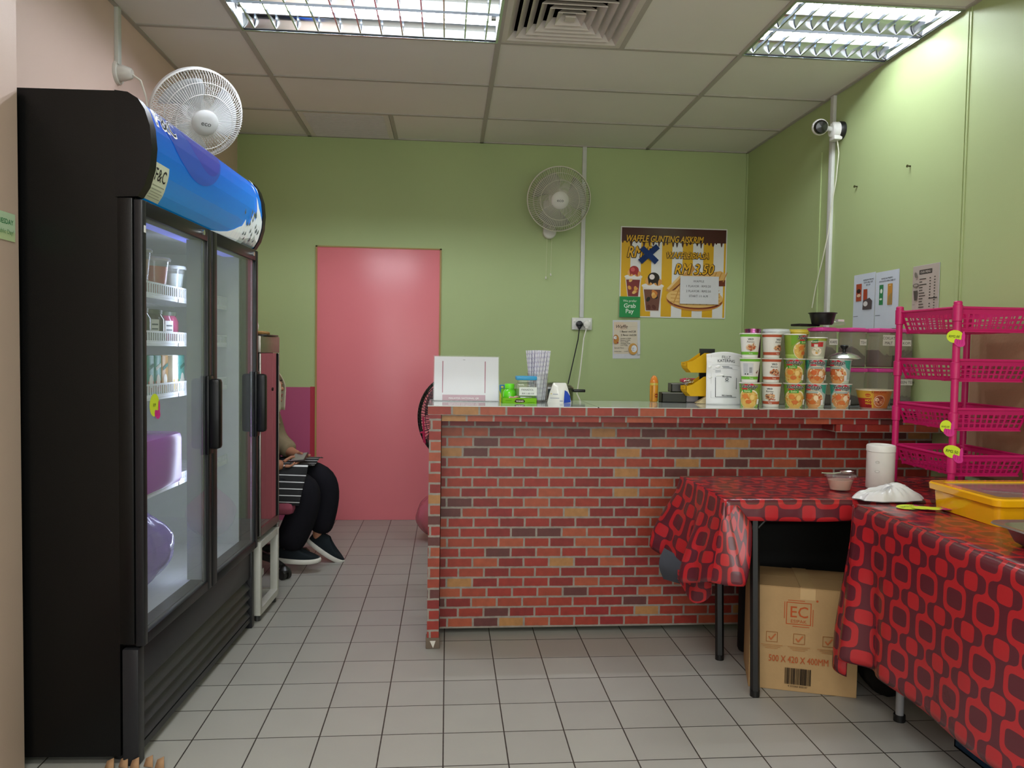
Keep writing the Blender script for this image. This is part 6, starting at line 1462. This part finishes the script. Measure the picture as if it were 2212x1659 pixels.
# yellow tub with see-through lid
t = root('lidded_box', 'bright yellow storage tub with a clear window lid on the long table', 'box', (1.80, 2.255, TZ+.006), 0)
c = '#e0a714'
def rrect(w_, d_, r_, z_, n=6):
    p = []
    for cx, cy, a0 in ((w_-r_, d_-r_, 0), (-w_+r_, d_-r_, 90), (-w_+r_, -d_+r_, 180), (w_-r_, -d_+r_, 270)):
        for k in range(n+1): a = R(a0+90*k/n); p.append((cx+r_*math.cos(a), cy+r_*math.sin(a), z_))
    return p
def loft(mb, rings, col, close0=False, close1=False):
    n_ = len(rings[0]); b0 = len(mb.v); vs = [p for r_ in rings for p in r_]; fs = []
    for i in range(len(rings)-1):
        for k in range(n_): fs.append((i*n_+k, i*n_+(k+1) % n_, (i+1)*n_+(k+1) % n_, (i+1)*n_+k))
    if close0: fs.append(tuple(range(n_))[::-1])
    if close1: fs.append(tuple((len(rings)-1)*n_+k for k in range(n_)))
    mb.add(vs, fs, col)
m = MB(); loft(m, [rrect(.172, .15, .02, 0), rrect(.178, .158, .025, .072)], c, True); m.build('tub_body', GLOSS, t)
m = MB(); loft(m, [rrect(.178, .158, .026, .058), rrect(.190, .170, .03, .064), rrect(.192, .172, .032, .082), rrect(.188, .168, .03, .087), rrect(.158, .138, .02, .087), rrect(.156, .136, .02, .081)], '#e3a913'); m.build('lid_rim', GLOSS, t)
m = MB(); loft(m, [rrect(.157, .137, .02, .081), rrect(.157, .137, .02, .0825)], '#b08a78', False, True); m.build('clear_window', glassmat('window_film', (.8, .75, .72, 1), .12, 1.3, .45, (.6, .5, .45, 1)), t)
m = MB(); m.box((0, 0, .04), (.32, .28, .05), '#9a6a50', bev=.01); m.build('contents', MATT, t)
m = MB(); m.box((-.03, -.02, .0835), (.16, .05, .001), '#d8d0c4', rz=-.5); m.build('clear_tape', CLEAR, t)
# pile of neon price stars near the tub
for k, (dx, dy, rz, rx) in enumerate(((0, 0, .3, .045), (.035, -.028, -.4, .04), (.06, -.05, .1, .036))):
    o_ = Vector((1.535+dx, 2.395+dy, TZ+.0075+.0025*k)); U_ = Vector((math.cos(rz), math.sin(rz), .02)); V_ = Vector((-math.sin(rz), math.cos(rz), .03*(1-k)))
    burst('loose neon yellow price card on the long table, %s of the three' % ('farthest', 'middle', 'nearest')[k], 'sticker', o_, U_, V_, rx, rx*.72, 'RM3.00' if k == 0 else None, name='price_card', group='loose neon price cards', fs_=.018)
# steel tray
t = root('serving_tray', 'shallow steel serving tray cut off by the right edge of the view', 'tray', (1.665, 1.79, TZ+.007), R(0))
m = MB(); c = '#a59a98'
loft(m, [rrect(.135, .115, .03, .0), rrect(.15, .13, .035, .01), rrect(.168, .148, .04, .052), rrect(.19, .17, .045, .055), rrect(.192, .172, .045, .051), rrect(.19, .17, .045, .053)], c, True)
m.build('tray_body', colmat('dull_steel', .32, metal=.9, var=.05), t)

# ------------------------------------------------------------------ pink tiered basket rack
PK = '#c01c66'
RK = Vector((1.955, 2.757, 0)); hw, hd = .145, .175
t = root('basket_rack', 'hot pink four-tier plastic basket rack on the table corner against the right wall', 'rack', (RK.x, RK.y, TZ+.003))
def thr(z_): return z_-TZ-.003
for sx in (-1, 1):
    for sy in (-1, 1):
        m = MB(); m.tube([(sx*hw, sy*hd, 0), (sx*hw, sy*hd, thr(1.425))], .0125, 16, PK); m.lathe([(.0145, 0), (.0145, .012), (.011, .016), (0, .017)], c=(sx*hw, sy*hd, thr(1.412)), n=16, col=PK)
        for z_ in (1.385, 1.18, 1.0, .84): m.lathe([(.0125, -.03), (.016, -.028), (.0165, .028), (.0125, .03)], c=(sx*hw, sy*hd, thr(z_)), n=16, col=PK)
        m.build('post', PLAS, t)
def side_panel(m, p0, p1, ztop, zbot, inw, nx, nz):
    """perforated sloping side between two corners"""
    p0, p1 = Vector(p0), Vector(p1); inw = Vector(inw); L_ = (p1-p0).length
    def P(u, v): q = p0.lerp(p1, u); q = q+(p0-p1).normalized()*(.02*v*(u*2-1)); return (q.x+inw.x*v, q.y+inw.y*v, ztop+(zbot-ztop)*v)
    us = [0, .035]; 
    for i in range(nx): us += [.035+.93*(i+.30)/nx, .035+.93*(i+.95)/nx]
    us += [1]; us = sorted(us); vs = [0, .24]
    for j in range(nz): vs += [.24+.66*(j+.12)/nz, .24+.66*(j+.86)/nz]
    vs += [1.]
    holeu = set(range(2, 2+2*nx, 2)); holev = set(range(2, 2+2*nz, 2))
    n_ = len(us); b0 = len(m.v)
    th = Vector((inw.x, inw.y, 0)).normalized()*.0025
    vv = [Vector(P(u, v)) for v in vs for u in us]; fs = []
    for j in range(len(vs)-1):
        for i in range(n_-1):
            if i in holeu and j in holev: continue
            fs.append((j*n_+i, j*n_+i+1, (j+1)*n_+i+1, (j+1)*n_+i))
    m.add(vv, fs, PK)
for (zt, zb) in ((1.405, 1.322), (1.218, 1.143), (1.042, .965), (.872, .80)):
    m = MB(); a, b_ = thr(zt), thr(zb); s_ = .022
    side_panel(m, (-hw, hd, 0), (-hw, -hd, 0), a, b, (s_, 0), 13, 3) if False else None
    side_panel(m, (-hw, hd, 0), (-hw, -hd, 0), a, b_, (s_, 0), 13, 3); side_panel(m, (-hw, -hd, 0), (hw, -hd, 0), a, b_, (0, s_), 11, 3)
    side_panel(m, (hw, -hd, 0), (hw, hd, 0), a, b_, (-s_, 0), 13, 3); side_panel(m, (hw, hd, 0), (-hw, hd, 0), a, b_, (0, -s_), 11, 3)
    # slatted floor
    for k in range(12): x = -hw+.03+(2*hw-.06)*k/11; m.bx((x-.006, -hd+.02, b_-.002), (x+.006, hd-.02, b_+.002), PK)
    for k in range(5): y = -hd+.02+(2*hd-.04)*k/4; m.bx((-hw+.02, y-.006, b_-.003), (hw-.02, y+.006, b_+.001), PK)
    # rolled rim
    m.tube([(-hw, -hd, a), (hw, -hd, a), (hw, hd, a), (-hw, hd, a), (-hw, -hd, a)], .005, 6, PK)
    bo = m.build('basket', PLAS, t, smooth=40)
# neon tags on the near post
for k, (v_, txt) in enumerate(((727, 'RM2.00'), (921, 'RM3.00'), (976, 'RM2.50'))):
    u_ = (2063, 2043, 2058)[k]; q = PY(u_, v_, RK.y-hd-.016)
    rz_ = R(-6); U_ = Vector((math.cos(rz_), math.sin(rz_), -.18 if k == 2 else -.04)); V_ = Vector((.04, 0, 1))
    burst('neon yellow price tag with a pink pointing hand on the basket rack, %s of three' % ('top', 'middle', 'bottom')[k], 'tag', q, U_, V_, (.030, .021, .034)[k], (.023, .022, .023)[k], txt, name='price_tag', group='price tags on the basket rack', fs_=(.0125, .009, .0145)[k])
# brown board leaning between the rack and wall
o = MB().box((0, 0, .30), (.004, .48, .60), '#a98a6c').build('cardboard_sheet', CARD); o.location = (2.158, 2.745, TZ+.03); tag(o, 'tall brown cardboard sheet leaning on the wall behind the pink rack', 'cardboard')
